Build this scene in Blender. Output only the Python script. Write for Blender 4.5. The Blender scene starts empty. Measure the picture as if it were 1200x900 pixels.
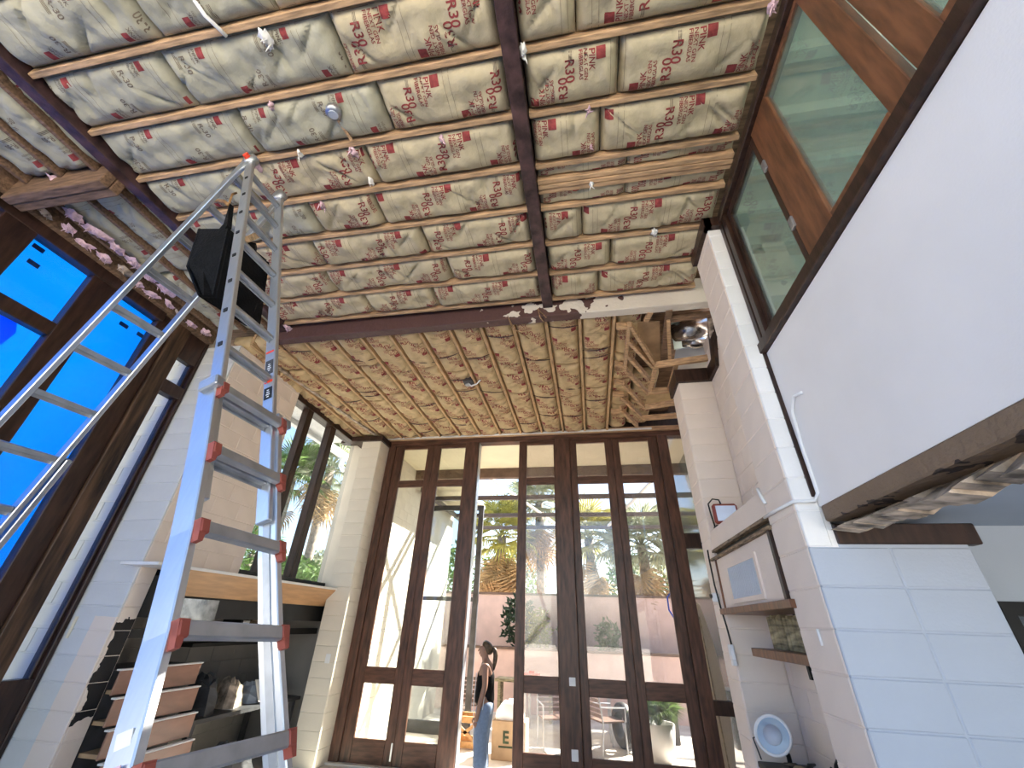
import bpy, bmesh, math, random
import numpy as np
from mathutils import Vector, Matrix, Euler
R = math.radians
sc = bpy.context.scene
C = sc.collection
# ---------------------------------------------------------------- camera
H0 = 1.80
F_PX = 475.58
PITCH, ROLL, YAW = R(30.574), R(2.081), R(-10.943)
def cam_axes():
    cy, sy, cp, sp = math.cos(YAW), math.sin(YAW), math.cos(PITCH), math.sin(PITCH)
    fw = Vector((sy*cp, cy*cp, sp)); rt = Vector((cy, -sy, 0)); up = rt.cross(fw)
    r = rt*math.cos(ROLL) + up*math.sin(ROLL); u = -rt*math.sin(ROLL) + up*math.cos(ROLL)
    return r, u, fw
_r, _u, _f = cam_axes()
cam = bpy.data.cameras.new('camera'); camo = bpy.data.objects.new('camera', cam); C.objects.link(camo)
cam.sensor_width = 36; cam.lens = F_PX/1200*36; cam.clip_start = .05; cam.clip_end = 300
m = Matrix((_r, _u, -_f)).transposed().to_4x4(); m.translation = (0, 0, H0); camo.matrix_world = m
sc.camera = camo
def ray(u, v): return _r*(u-600) - _u*(v-450) + _f*F_PX
def onz(u, v, z): d = ray(u, v); return Vector((0, 0, H0)) + d*((z-H0)/d.z)
def ony(u, v, y): d = ray(u, v); return Vector((0, 0, H0)) + d*(y/d.y)
def onx(u, v, x): d = ray(u, v); return Vector((0, 0, H0)) + d*(x/d.x)
# ---------------------------------------------------------------- world, sun, exposure
SUN = Vector((.52, .54, .66)).normalized()
w = bpy.data.worlds.new('sky'); sc.world = w; w.use_nodes = True
nt = w.node_tree; bg = nt.nodes['Background']
sky = nt.nodes.new('ShaderNodeTexSky'); sky.sky_type = 'NISHITA'; sky.sun_disc = False
sky.sun_elevation = math.asin(SUN.z); sky.sun_rotation = math.atan2(SUN.x, SUN.y)
sky.air_density = 1.0; sky.dust_density = 1.2; sky.ozone_density = 1.0
nt.links.new(sky.outputs[0], bg.inputs[0]); bg.inputs[1].default_value = .16
sun = bpy.data.lights.new('sun', 'SUN'); sun.energy = 12.5; sun.angle = R(.6); sun.color = (1, .93, .82)
suno = bpy.data.objects.new('sun', sun); C.objects.link(suno)
suno.rotation_euler = (-SUN).to_track_quat('-Z', 'Y').to_euler(); suno.location = (8, 12, 16)
sc.view_settings.view_transform = 'Standard'; sc.view_settings.look = 'None'
sc.view_settings.gamma = 1; sc.view_settings.exposure = 1.7; sc.view_settings.use_curve_mapping = False
sc.cycles.max_bounces = 10; sc.cycles.diffuse_bounces = 5; sc.cycles.transparent_max_bounces = 24
sc.cycles.use_denoising = True
# ---------------------------------------------------------------- materials
MATS = {}
def mat(name, col, rough=.6, metal=0, var=.12, scale=6, bump=0, bscale=40, spec=.4, col2=None, stretch=None, detail=4):
    if name in MATS: return MATS[name]
    m = bpy.data.materials.new(name); m.use_nodes = True; MATS[name] = m
    t = m.node_tree; p = t.nodes['Principled BSDF']
    p.inputs['Roughness'].default_value = rough; p.inputs['Metallic'].default_value = metal
    p.inputs['Specular IOR Level'].default_value = spec
    tc = t.nodes.new('ShaderNodeTexCoord'); mp = t.nodes.new('ShaderNodeMapping')
    t.links.new(tc.outputs['Object'], mp.inputs[0])
    if stretch: mp.inputs['Scale'].default_value = stretch
    n = t.nodes.new('ShaderNodeTexNoise'); n.inputs['Scale'].default_value = scale; n.inputs['Detail'].default_value = detail
    t.links.new(mp.outputs[0], n.inputs[0])
    r = t.nodes.new('ShaderNodeValToRGB')
    c2 = col2 or tuple(c*(1-var*1.6) for c in col); c1 = tuple(min(1, c*(1+var*.6)) for c in col)
    r.color_ramp.elements[0].position = .3; r.color_ramp.elements[1].position = .7
    r.color_ramp.elements[0].color = (*c2, 1); r.color_ramp.elements[1].color = (*c1, 1)
    t.links.new(n.outputs[0], r.inputs[0]); t.links.new(r.outputs[0], p.inputs['Base Color'])
    if bump:
        b = t.nodes.new('ShaderNodeBump'); b.inputs['Strength'].default_value = bump; b.inputs['Distance'].default_value = .02
        n2 = t.nodes.new('ShaderNodeTexNoise'); n2.inputs['Scale'].default_value = bscale; n2.inputs['Detail'].default_value = 5
        t.links.new(mp.outputs[0], n2.inputs[0]); t.links.new(n2.outputs[0], b.inputs['Height']); t.links.new(b.outputs[0], p.inputs['Normal'])
    return m
def glass_mat(name, tint, refl=.08, rough=0.0, dirt=0.0, dirtcol=(.8, .82, .8)):
    m = bpy.data.materials.new(name); m.use_nodes = True; t = m.node_tree; t.nodes.clear()
    out = t.nodes.new('ShaderNodeOutputMaterial'); mix = t.nodes.new('ShaderNodeMixShader')
    tr = t.nodes.new('ShaderNodeBsdfTransparent'); tr.inputs[0].default_value = (*tint, 1)
    gl = t.nodes.new('ShaderNodeBsdfGlossy'); gl.inputs['Roughness'].default_value = rough
    fr = t.nodes.new('ShaderNodeLayerWeight'); fr.inputs[0].default_value = .5
    pw = t.nodes.new('ShaderNodeMath'); pw.operation = 'POWER'; pw.inputs[1].default_value = 4.5; t.links.new(fr.outputs['Facing'], pw.inputs[0])
    mth = t.nodes.new('ShaderNodeMath'); mth.operation = 'MULTIPLY_ADD'; mth.inputs[1].default_value = (1-refl)*.8; mth.inputs[2].default_value = refl; mth.use_clamp = True
    t.links.new(pw.outputs[0], mth.inputs[0]); t.links.new(mth.outputs[0], mix.inputs[0])
    src = tr.outputs[0]
    if dirt:
        d = t.nodes.new('ShaderNodeBsdfDiffuse'); d.inputs[0].default_value = (*dirtcol, 1)
        tl = t.nodes.new('ShaderNodeBsdfTranslucent'); tl.inputs[0].default_value = (*dirtcol, 1)
        ad = t.nodes.new('ShaderNodeMixShader'); ad.inputs[0].default_value = .5
        t.links.new(d.outputs[0], ad.inputs[1]); t.links.new(tl.outputs[0], ad.inputs[2])
        n = t.nodes.new('ShaderNodeTexNoise'); n.inputs['Scale'].default_value = 3; n.inputs['Detail'].default_value = 6
        tc = t.nodes.new('ShaderNodeTexCoord'); t.links.new(tc.outputs['Object'], n.inputs[0])
        mr = t.nodes.new('ShaderNodeMapRange'); mr.inputs['To Min'].default_value = dirt*.5; mr.inputs['To Max'].default_value = dirt*1.5
        t.links.new(n.outputs[0], mr.inputs[0])
        mx = t.nodes.new('ShaderNodeMixShader'); t.links.new(mr.outputs[0], mx.inputs[0])
        t.links.new(tr.outputs[0], mx.inputs[1]); t.links.new(ad.outputs[0], mx.inputs[2]); src = mx.outputs[0]
    t.links.new(src, mix.inputs[1]); t.links.new(gl.outputs[0], mix.inputs[2]); t.links.new(mix.outputs[0], out.inputs[0])
    MATS[name] = m; return m
def translucent(name, col, amount=.5, rough=.6, var=.2, scale=2):
    m = mat(name, col, rough, var=var, scale=scale); t = m.node_tree
    p = t.nodes['Principled BSDF']; out = t.nodes['Material Output']
    tl = t.nodes.new('ShaderNodeBsdfTranslucent'); mix = t.nodes.new('ShaderNodeMixShader'); mix.inputs[0].default_value = amount
    src = p.inputs['Base Color'].links[0].from_socket
    t.links.new(src, tl.inputs[0]); t.links.new(p.outputs[0], mix.inputs[1]); t.links.new(tl.outputs[0], mix.inputs[2]); t.links.new(mix.outputs[0], out.inputs[0])
    return m
def emit(name, col, s):
    m = mat(name, col); p = m.node_tree.nodes['Principled BSDF']
    p.inputs['Emission Color'].default_value = (*col, 1); p.inputs['Emission Strength'].default_value = s; return m
def boxmask_mat(name, base, over, conds, noise=.03, nscale=9, rough=.7, bump=.15, bscale=60):
    """paint (base) with another paint (over) inside world-space limits [(axis, sign, value)], ragged edge"""
    m = mat(name, base, rough, var=.05, scale=3, bump=bump, bscale=bscale); t = m.node_tree
    p = t.nodes['Principled BSDF']; src = p.inputs['Base Color'].links[0].from_socket
    g = t.nodes.new('ShaderNodeNewGeometry'); sep = t.nodes.new('ShaderNodeSeparateXYZ'); t.links.new(g.outputs['Position'], sep.inputs[0])
    nn = t.nodes.new('ShaderNodeTexNoise'); nn.inputs['Scale'].default_value = nscale; t.links.new(g.outputs['Position'], nn.inputs[0])
    prod = None
    for ax, sg, val in conds:
        a = t.nodes.new('ShaderNodeMath'); a.operation = 'MULTIPLY_ADD'; a.inputs[1].default_value = noise*4
        t.links.new(nn.outputs[0], a.inputs[0]); t.links.new(sep.outputs[ax], a.inputs[2])
        c = t.nodes.new('ShaderNodeMath'); c.operation = 'GREATER_THAN' if sg > 0 else 'LESS_THAN'; c.inputs[1].default_value = val + noise*2
        t.links.new(a.outputs[0], c.inputs[0])
        if prod is None: prod = c.outputs[0]
        else:
            q = t.nodes.new('ShaderNodeMath'); q.operation = 'MULTIPLY'; t.links.new(prod, q.inputs[0]); t.links.new(c.outputs[0], q.inputs[1]); prod = q.outputs[0]
    mx = t.nodes.new('ShaderNodeMix'); mx.data_type = 'RGBA'
    t.links.new(prod, mx.inputs[0]); t.links.new(src, mx.inputs[6]); mx.inputs[7].default_value = (*over, 1)
    t.links.new(mx.outputs[2], p.inputs['Base Color']); return m
TAN = (.80, .70, .62); WHITE = (.84, .84, .84)
mat('kraft', (.53, .46, .31), .75, var=.13, scale=7, bump=.9, bscale=9, spec=.3)
mat('kraft_grey', (.44, .425, .325), .75, var=.14, scale=6, bump=1.0, bscale=8, spec=.3)
mat('kraft_gold', (.60, .45, .25), .75, var=.14, scale=7, bump=.9, bscale=9, spec=.3)
mat('ink_red', (.29, .05, .05), .8, var=.25, scale=30)
mat('ink_grey', (.2, .16, .12), .8, var=.2, scale=40)
mat('lumber', (.60, .39, .22), .7, var=.3, scale=5, bump=.25, bscale=25, stretch=(1.2, 9, 9))
mat('lumber_y', (.64, .42, .22), .7, var=.3, scale=5, bump=.25, bscale=25, stretch=(9, 1.2, 9))
mat('old_lumber', (.23, .14, .085), .75, var=.35, scale=5, bump=.3, bscale=20, stretch=(1.2, 9, 9))
mat('plywood', (.48, .32, .18), .7, var=.2, scale=4)
mat('purple_beam', (.085, .045, .045), .45, var=.5, scale=8, bump=.4, bscale=18)
mat('stain', (.20, .082, .038), .38, var=.35, scale=4, bump=.08, bscale=30, stretch=(6, 6, 1), spec=.5)
mat('stain_h', (.20, .082, .038), .38, var=.35, scale=4, bump=.08, bscale=30, stretch=(1, 1, 6), spec=.5)
mat('stain_dark', (.045, .022, .015), .4, var=.4, scale=4, bump=.1, bscale=30, stretch=(6, 6, 1))
mat('stain_orange', (.30, .12, .045), .38, var=.3, scale=4, bump=.1, bscale=30, stretch=(6, 6, 1))
mat('door_stain', (.105, .047, .030), .4, var=.4, scale=4, bump=.08, bscale=30, stretch=(6, 6, 1), spec=.45)
mat('door_stain_h', (.115, .050, .030), .4, var=.4, scale=4, bump=.08, bscale=30, stretch=(1, 1, 6), spec=.45)
mat('post_wood', (.10, .055, .03), .5, var=.6, scale=3, bump=.15, bscale=12, stretch=(7, 7, .7))
mat('teal_glass', (.03, .05, .05), .08, var=.2, spec=.9)
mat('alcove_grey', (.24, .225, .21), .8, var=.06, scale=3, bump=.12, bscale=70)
mat('mottled', (.02, .02, .02), .15, col2=(.42, .43, .42), scale=9, spec=.7, detail=8)  # black and white noise paints the trees reflected in the pane
mat('tan_block', TAN, .75, var=.04, scale=3, bump=.12, bscale=70)
mat('white_block', WHITE, .7, var=.03, scale=3, bump=.12, bscale=70)
mat('dimmed_block', (.43, .48, .57), .7, var=.03, scale=3, bump=.12, bscale=70)  # lower pier paint, with the weak bluish light there worked into the colour
mat('cream_block', (.74, .68, .58), .75, var=.04, scale=3, bump=.12, bscale=70)
mat('plaster', (.86, .845, .84), .7, var=.03, scale=2, bump=.05, bscale=90)
mat('room_grey', (.40, .45, .52), .7, var=.04, scale=2, bump=.05, bscale=90)
mat('concrete', (.68, .64, .58), .7, var=.15, scale=3, bump=.1)
mat('paver', (.70, .65, .57), .8, var=.15, scale=2)
mat('alu', (.62, .65, .69), .32, metal=.9, var=.03, scale=12, stretch=(6, 6, 1))
mat('alu_dull', (.48, .50, .53), .4, metal=.85, var=.12, scale=12)
mat('red_plastic', (.30, .07, .05), .5, var=.1)
mat('red_bright', (.8, .07, .03), .45, var=.1)
mat('black_cloth', (.005, .005, .006), .6, var=.4, scale=12, bump=.3, bscale=60, spec=.15)
mat('black', (.012, .012, .012), .5, var=.3)
mat('dark_grey', (.06, .06, .065), .5, var=.3)
mat('white_paint', (.82, .82, .80), .5, var=.05)
mat('white_plastic', (.80, .81, .82), .35, var=.03)
mat('pink_fluff', (.78, .55, .62), .95, var=.2, scale=20, bump=1, bscale=40)
mat('soffit', (.80, .73, .55), .8, var=.05, scale=2)
mat('pink_wall', (.74, .53, .47), .85, var=.08, scale=3)
mat('fascia', (.16, .10, .075), .5, var=.2)
mat('cage_metal', (.11, .085, .075), .4, var=.2)
mat('bark', (.30, .25, .20), .9, var=.4, scale=9, bump=.6, bscale=14)
translucent('leaf_green', (.13, .22, .06), .4, var=.5, scale=3)
translucent('leaf_grey', (.36, .40, .26), .45, var=.4, scale=3)
translucent('leaf_yellow', (.40, .38, .10), .45, var=.4, scale=3)
translucent('leaf_dry', (.55, .38, .19), .35, var=.4, scale=3)
translucent('leaf_dark', (.05, .08, .04), .3, var=.5, scale=5)
translucent('tarp_blue', (.001, .205, .95), .85, var=.06, scale=1.2)
mat('tarp_patch', (.01, .05, .22), .6)
mat('foil', (.75, .76, .78), .25, metal=1, var=.3, scale=8, bump=1, bscale=6)
mat('copper_wood', (.30, .15, .10), .28, var=.18, scale=3, bump=.12, bscale=4, spec=.7, stretch=(3, 1, 3))
mat('orange_ply', (.55, .31, .15), .3, var=.15, scale=3, spec=.6, stretch=(6, 1, 6))
mat('vent_blue', (.50, .56, .66), .4, var=.05)
mat('skin', (.33, .19, .135), .5, var=.06)
mat('hair', (.10, .065, .035), .45, var=.4, scale=30)
mat('denim', (.22, .29, .41), .85, var=.1, scale=30)
mat('cardboard', (.36, .25, .15), .8, var=.1)
mat('rattan', (.42, .23, .09), .6, var=.2, scale=20)
mat('driftwood', (.42, .36, .22), .8, var=.45, scale=5, stretch=(1, 1, 6), bump=.4, bscale=20)
mat('fan_blue', (.50, .62, .74), .35, var=.05)
mat('rough_wood', (.33, .24, .16), .85, var=.5, scale=8, stretch=(8, 1, 8), bump=.7, bscale=20)
mat('peeled', (.52, .42, .33), .85, var=.5, scale=10, bump=.5, bscale=16)
mat('loft_green', (.64, .72, .66), .8, var=.05, scale=2)
glass_mat('glass', (.86, .89, .87), .05)
glass_mat('glass_clear', (.97, .98, .99), .015)
glass_mat('glass_hazy', (.87, .86, .86), .06, dirt=.05)
glass_mat('glass_green', (.62, .72, .67), .10, dirt=.22, dirtcol=(.60, .70, .66))
glass_mat('glass_win', (.88, .90, .91), .05)
glass_mat('glass_dark', (.10, .12, .12), .25)
emit('led', (.45, .52, .66), .12)
boxmask_mat('left_front', (.66, .675, .68), TAN, [(0, 1, -4.76), (2, -1, 1.74)], noise=.004)
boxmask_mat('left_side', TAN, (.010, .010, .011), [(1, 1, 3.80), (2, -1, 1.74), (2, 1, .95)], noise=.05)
boxmask_mat('beam_paint', (.10, .05, .045), (.66, .60, .52), [(0, 1, -.25)], noise=1.2, nscale=7, rough=.55, bump=.5, bscale=18)
boxmask_mat('header_wood', (.22, .155, .105), (.05, .035, .03), [(2, -1, 2.36)], noise=.03, rough=.85, bump=.8, bscale=20)
# ---------------------------------------------------------------- mesh helpers
class MB:
    def __init__(s): s.v = []; s.f = []
    def poly(s, pts):
        b = len(s.v); s.v += [tuple(p) for p in pts]; s.f.append(tuple(range(b, b+len(pts)))); return s
    def add(s, vs, fs):
        b = len(s.v); s.v += [tuple(p) for p in vs]; s.f += [tuple(i+b for i in f) for f in fs]; return s
    def box(s, x0, x1, y0, y1, z0, z1, ch=0):
        if x1 < x0: x0, x1 = x1, x0
        if y1 < y0: y0, y1 = y1, y0
        if z1 < z0: z0, z1 = z1, z0
        if ch:
            vs, fs = cham(x1-x0, y1-y0, z1-z0, ch); cx, cy, cz = (x0+x1)/2, (y0+y1)/2, (z0+z1)/2
            return s.add([(a+cx, b+cy, c+cz) for a, b, c in vs], fs)
        vs = [(x, y, z) for z in (z0, z1) for y in (y0, y1) for x in (x0, x1)]
        return s.add(vs, [(0, 2, 3, 1), (4, 5, 7, 6), (0, 1, 5, 4), (2, 6, 7, 3), (0, 4, 6, 2), (1, 3, 7, 5)])
    def bar(s, p, q, wd, ht, up=(0, 0, 1), ch=0):
        p, q = Vector(p), Vector(q); d = q-p; L = d.length; d.normalize()
        up = Vector(up); sd = d.cross(up)
        if sd.length < 1e-4: sd = d.cross(Vector((0, 1, 0)))
        sd.normalize(); up = sd.cross(d)
        vs, fs = cham(L, wd, ht, ch) if ch else (None, None)
        if not ch:
            vs = [(x, y, z) for z in (-ht/2, ht/2) for y in (-wd/2, wd/2) for x in (-L/2, L/2)]
            fs = [(0, 2, 3, 1), (4, 5, 7, 6), (0, 1, 5, 4), (2, 6, 7, 3), (0, 4, 6, 2), (1, 3, 7, 5)]
        c = (p+q)/2
        return s.add([c + d*a + sd*b + up*e for a, b, e in vs], fs)
    def tube(s, pts, r, n=8, caps=True):
        pts = [Vector(p) for p in pts]; rs = r if isinstance(r, (list, tuple)) else [r]*len(pts)
        prev = None; rings = []
        for i, p in enumerate(pts):
            d = (pts[min(i+1, len(pts)-1)]-pts[max(i-1, 0)]).normalized()
            if prev is None:
                a = d.cross(Vector((0, 0, 1)));
                if a.length < 1e-3: a = d.cross(Vector((0, 1, 0)))
                a.normalize()
            else:
                a = prev - d*prev.dot(d)
                if a.length < 1e-5: a = d.cross(Vector((0, 0, 1)))
                a.normalize()
            prev = a; b = d.cross(a)
            rings.append([p + (a*math.cos(2*math.pi*k/n) + b*math.sin(2*math.pi*k/n))*rs[i] for k in range(n)])
        base = len(s.v)
        for rg in rings: s.v += [tuple(x) for x in rg]
        for i in range(len(rings)-1):
            for k in range(n):
                k2 = (k+1) % n
                s.f.append((base+i*n+k, base+i*n+k2, base+(i+1)*n+k2, base+(i+1)*n+k))
        if caps:
            s.f.append(tuple(base+k for k in reversed(range(n)))); s.f.append(tuple(base+(len(rings)-1)*n+k for k in range(n)))
        return s
    def lathe(s, prof, c, axis=(0, 0, 1), n=24):
        ax = Vector(axis).normalized(); a = ax.orthogonal().normalized(); b = ax.cross(a); c = Vector(c); base = len(s.v)
        for r, h in prof:
            for k in range(n):
                t = 2*math.pi*k/n; s.v.append(tuple(c + ax*h + (a*math.cos(t)+b*math.sin(t))*r))
        for i in range(len(prof)-1):
            for k in range(n):
                k2 = (k+1) % n; s.f.append((base+i*n+k, base+i*n+k2, base+(i+1)*n+k2, base+(i+1)*n+k))
        return s
    def prism(s, pts, off):
        """closed outline (3-D points in one plane) swept by the vector off"""
        pts = [Vector(p) for p in pts]; off = Vector(off); n = len(pts); b = len(s.v)
        s.v += [tuple(p) for p in pts] + [tuple(p+off) for p in pts]
        s.f.append(tuple(b+i for i in range(n))); s.f.append(tuple(b+n+i for i in reversed(range(n))))
        for i in range(n):
            j = (i+1) % n; s.f.append((b+i, b+n+i, b+n+j, b+j))
        return s
    def mesh(s, name, material, smooth=False, center=None):
        me = bpy.data.meshes.new(name); c = center or (0, 0, 0)
        me.from_pydata([(v[0]-c[0], v[1]-c[1], v[2]-c[2]) for v in s.v], [], s.f)
        bm = bmesh.new(); bm.from_mesh(me); bmesh.ops.recalc_face_normals(bm, faces=bm.faces); bm.to_mesh(me); bm.free()
        if isinstance(material, str): material = MATS[material]
        me.materials.append(material)
        if smooth: me.polygons.foreach_set('use_smooth', [True]*len(me.polygons))
        me.update(); return me
    def build(s, name, material, parent=None, smooth=False, base=False):
        a = np.array(s.v); lo, hi = a.min(0), a.max(0); c = (lo+hi)/2
        if base: c[2] = lo[2]
        c = tuple(float(x) for x in c)
        return link(name, s.mesh(name, material, smooth, c), c, parent)
_ch = {}
def cham(x, y, z, b):
    k = (round(x, 4), round(y, 4), round(z, 4), b)
    if k not in _ch:
        bm = bmesh.new(); bmesh.ops.create_cube(bm, size=1)
        for v in bm.verts: v.co = Vector((v.co.x*x, v.co.y*y, v.co.z*z))
        bmesh.ops.bevel(bm, geom=list(bm.edges), offset=min(b, x*.4, y*.4, z*.4), segments=1, affect='EDGES')
        bm.verts.index_update(); _ch[k] = ([tuple(v.co) for v in bm.verts], [tuple(v.index for v in f.verts) for f in bm.faces]); bm.free()
    return _ch[k]
WL = {}
def link(name, data, loc, parent=None, rot=None, scale=None):
    o = bpy.data.objects.new(name, data); C.objects.link(o)
    if parent is not None:
        o.parent = parent; pl = WL[parent]; o.location = (loc[0]-pl[0], loc[1]-pl[1], loc[2]-pl[2])
    else: o.location = loc
    if rot: o.rotation_euler = rot
    if scale: o.scale = scale
    WL[o] = tuple(loc); return o
def tag(o, label=None, cat=None, group=None, kind=None):
    if label: o['label'] = label
    if cat: o['category'] = cat
    if group: o['group'] = group
    if kind: o['kind'] = kind
    return o
def thing(name, loc, label, cat, group=None): return tag(link(name, None, tuple(loc)), label, cat, group)
def struct(name, mb, material=None, label=None):
    o = mb.build(name, material) if isinstance(mb, MB) else link(name, None, mb)
    return tag(o, label, None, None, 'structure')
def one(name, mb, material, label, cat, group=None, smooth=False):
    return tag(mb.build(name, material, smooth=smooth), label, cat, group)
def dup(root, off):
    def cp(o, par):
        c = o.copy(); C.objects.link(c); c.parent = par
        for ch in [x for x in o.children]: cp(ch, c)
        return c
    r = cp(root, None); r.location = Vector(WL[root]) + Vector(off); WL[r] = tuple(r.location); return r
rnd = random.Random(7)
# ================================================================ STRUCTURE
ZN, ZF = 5.08, 4.95          # underside of the near and the far joists
struct('floor', MB().box(-6.6, 4.6, -1.7, 7.45, -.12, 0), 'concrete')
struct('floor_patio', MB().box(-40, 40, 7.45, 60, -.30, -.10), 'paver')
struct('floor_yard', MB().box(-40, 40, -40, -1.7, -.30, -.10), 'paver')
struct('floor_garden_left', MB().box(-40, -6.6, -1.7, 7.45, -.30, -.10), 'paver')
struct('floor_garden_right', MB().box(4.6, 40, -1.7, 7.45, -.30, -.10), 'paver')
ceiling = struct('ceiling', MB().box(-5.2, 1.6, -.70, 7.3, 5.34, 5.44), 'old_lumber')  # ceiling and roof stop short behind the camera to admit extra daylight
struct('roof', MB().box(-5.9, 1.9, -.75, 7.4, 5.45, 5.58), 'fascia')
# --- block walls: a recessed core with proud blocks
BH = .2032
_blk = {}
def block(lx, ly, lz, material):
    k = (round(lx, 3), round(ly, 3), round(lz, 3), material)
    if k not in _blk:
        vs, fs = cham(lx, ly, lz, .006); _blk[k] = MB().add(vs, fs).mesh('block', material)
    return _blk[k]
def blocks(root, axis, fixed, a0, a1, z0, z1, normal, material, ph=0, J=.005, T=.02, length=.4064, bond=.5):
    """face of painted blocks on the plane axis=fixed running a0..a1"""
    z = z0; row = int(round(z0/BH))
    while z < z1-.02:
        zt = min(z1, z+BH)
        off = (ph + row*bond) % 1.0
        cuts = [a0]; x = a0 + (off*length if off > .01 else length)
        while x < a1-.03: cuts.append(x); x += length
        cuts.append(a1)
        for p, q in zip(cuts, cuts[1:]):
            ln = q-p-J; lz = zt-z-J
            if ln < .015 or lz < .015: continue
            if axis == 'y': link('block', block(ln, T, lz, material), ((p+q)/2, fixed - normal*T/2 if normal < 0 else fixed-T/2, (z+zt)/2) if False else ((p+q)/2, fixed - normal*T/2, (z+zt)/2), root)
            else: link('block', block(T, ln, lz, material), (fixed - normal*T/2, (p+q)/2, (z+zt)/2), root)
        z = zt; row += 1
T = .02; TC = .006
# right pier
YP, XL, YP2 = 2.74, 1.24, 3.18
pier = struct('wall_right', MB().box(XL+TC, 1.40, YP+.03, YP2, 0, 4.96).box(1.40, 2.04, YP+.03, YP2, 0, 2.36), 'tan_block')
MB().box(XL+.01, 2.035, YP+TC, YP+.03, 0, 2.235).box(1.40, 2.035, YP+TC, YP+.03, 2.235, 2.36).build('mortar_bed', 'dimmed_block', pier); MB().box(XL+.01, 1.40, YP+TC, YP+.03, 2.235, 4.96).build('mortar_bed', 'white_block', pier)
blocks(pier, 'y', YP, XL, 2.04, 0, 2.235, -1, 'dimmed_block', ph=0, length=.41, bond=0)
blocks(pier, 'y', YP, XL, 1.372, 2.235, 4.96, -1, 'white_block', length=1)
blocks(pier, 'x', XL, YP+T, YP2, 0, 4.96, -1, 'tan_block', length=1, bond=0)
niche = struct('wall_niche', MB().box(1.64+TC, 1.9, YP2, 4.72, 0, 5.05), 'tan_block')
blocks(niche, 'x', 1.64, YP2, 4.72, 0, 5.05, -1, 'tan_block')
colm = struct('wall_right_column', MB().box(XL+TC, 1.9, 4.72+TC, 5.12, 0, 4.50), 'tan_block')
blocks(colm, 'y', 4.72, XL, 1.64, 0, 4.50, -1, 'tan_block', length=1, bond=0)
blocks(colm, 'x', XL, 4.72+T, 5.12, 0, 4.50, -1, 'tan_block', length=1, bond=0)
struct('wall_right_back', MB().box(1.9, 2.1, 3.18, 7.4, 0, 5.3), 'tan_block')
# bulkhead over the side room, with clerestory above
struct('wall_bulkhead', MB().box(1.37, 1.50, -1.7, YP, 2.46, 3.57), 'plaster')
hd = struct('trim_1', MB().box(1.365, 1.52, -1.7, YP-.02, 2.37, 2.46, .008), 'header_wood')
# broken plaster edge under the header
mb = MB(); y = -1.6; prev = None
pr = random.Random(3)
ys = [YP-.04]
while ys[-1] > -1.5: ys.append(ys[-1]-pr.uniform(.05, .12))
for i in range(len(ys)-1):
    d0, d1 = pr.uniform(.02, .10), pr.uniform(.02, .10)
    z0 = 2.35 - .05*min(1, (YP-ys[i])/1.2) - pr.uniform(0, .03)
    mb.prism([(1.52, ys[i], 2.38), (1.52, ys[i+1], 2.38), (1.42-d1*.6, ys[i+1], z0), (1.42-d0*.6, ys[i], z0)], (.14, 0, -.018))
mb.build('plaster_crumb', 'peeled', hd)
struct('ceiling_side_room', MB().box(1.52, 4.6, -1.7, 3.12, 2.42, 2.50), 'room_grey')
struct('wall_side_room', MB().box(2.04, 4.6, 3.10, 3.2, 2.0, 2.5).box(2.04, 2.30, 3.10, 3.2, 0, 2.0).box(3.4, 4.6, 3.10, 3.2, 0, 2.0).box(2.3, 3.4, 3.10, 3.2, 0, .9), 'room_grey')
win = struct('window_1', MB().box(2.30, 3.4, 3.14, 3.16, .9, 1.98), 'glass_dark')
MB().box(2.30, 3.4, 3.09, 3.14, 1.93, 2.0).box(2.3, 2.36, 3.09, 3.14, .9, 1.93).box(2.36, 3.4, 3.09, 3.14, 1.72, 1.80).build('frame', 'black', win)
MB().box(2.36, 3.4, 3.12, 3.13, 1.80, 1.87).build('blue_sash', 'tarp_blue', win)
struct('wall_side_room_end', MB().box(4.5, 4.6, -1.7, 3.1, 0, 2.5), 'room_grey')
tag(MB().box(1.40, 2.10, YP-.015, YP+.06, 2.25, 2.36, .006).build('trim_2', 'stain_dark'), kind='structure')
tag(MB().box(1.345, 1.375, YP-.012, YP+.05, 2.52, 3.62, .004).build('trim_3', 'stain_dark'), kind='structure')
# loft behind the clerestory
struct('wall_loft', MB().box(4.0, 4.1, -.7, 3.6, 2.5, 5.5), 'loft_green')
struct('floor_loft', MB().box(1.5, 4.0, -1.7, 3.6, 2.5, 2.6), 'loft_green')
lc = struct('ceiling_loft', MB().box(1.5, 4.1, -.7, 3.6, 5.30, 5.40), 'loft_green')
for k in range(10): MB().box(1.5, 4.0, -.6+k*.42, -.52+k*.42, 5.18, 5.30).build('joist', 'loft_green', lc)  # loft joists added to stand in for ceiling joists reflected in the glass
struct('wall_loft_end', MB().box(1.5, 4.1, 3.5, 3.6, 2.5, 5.4), 'loft_green')
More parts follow.
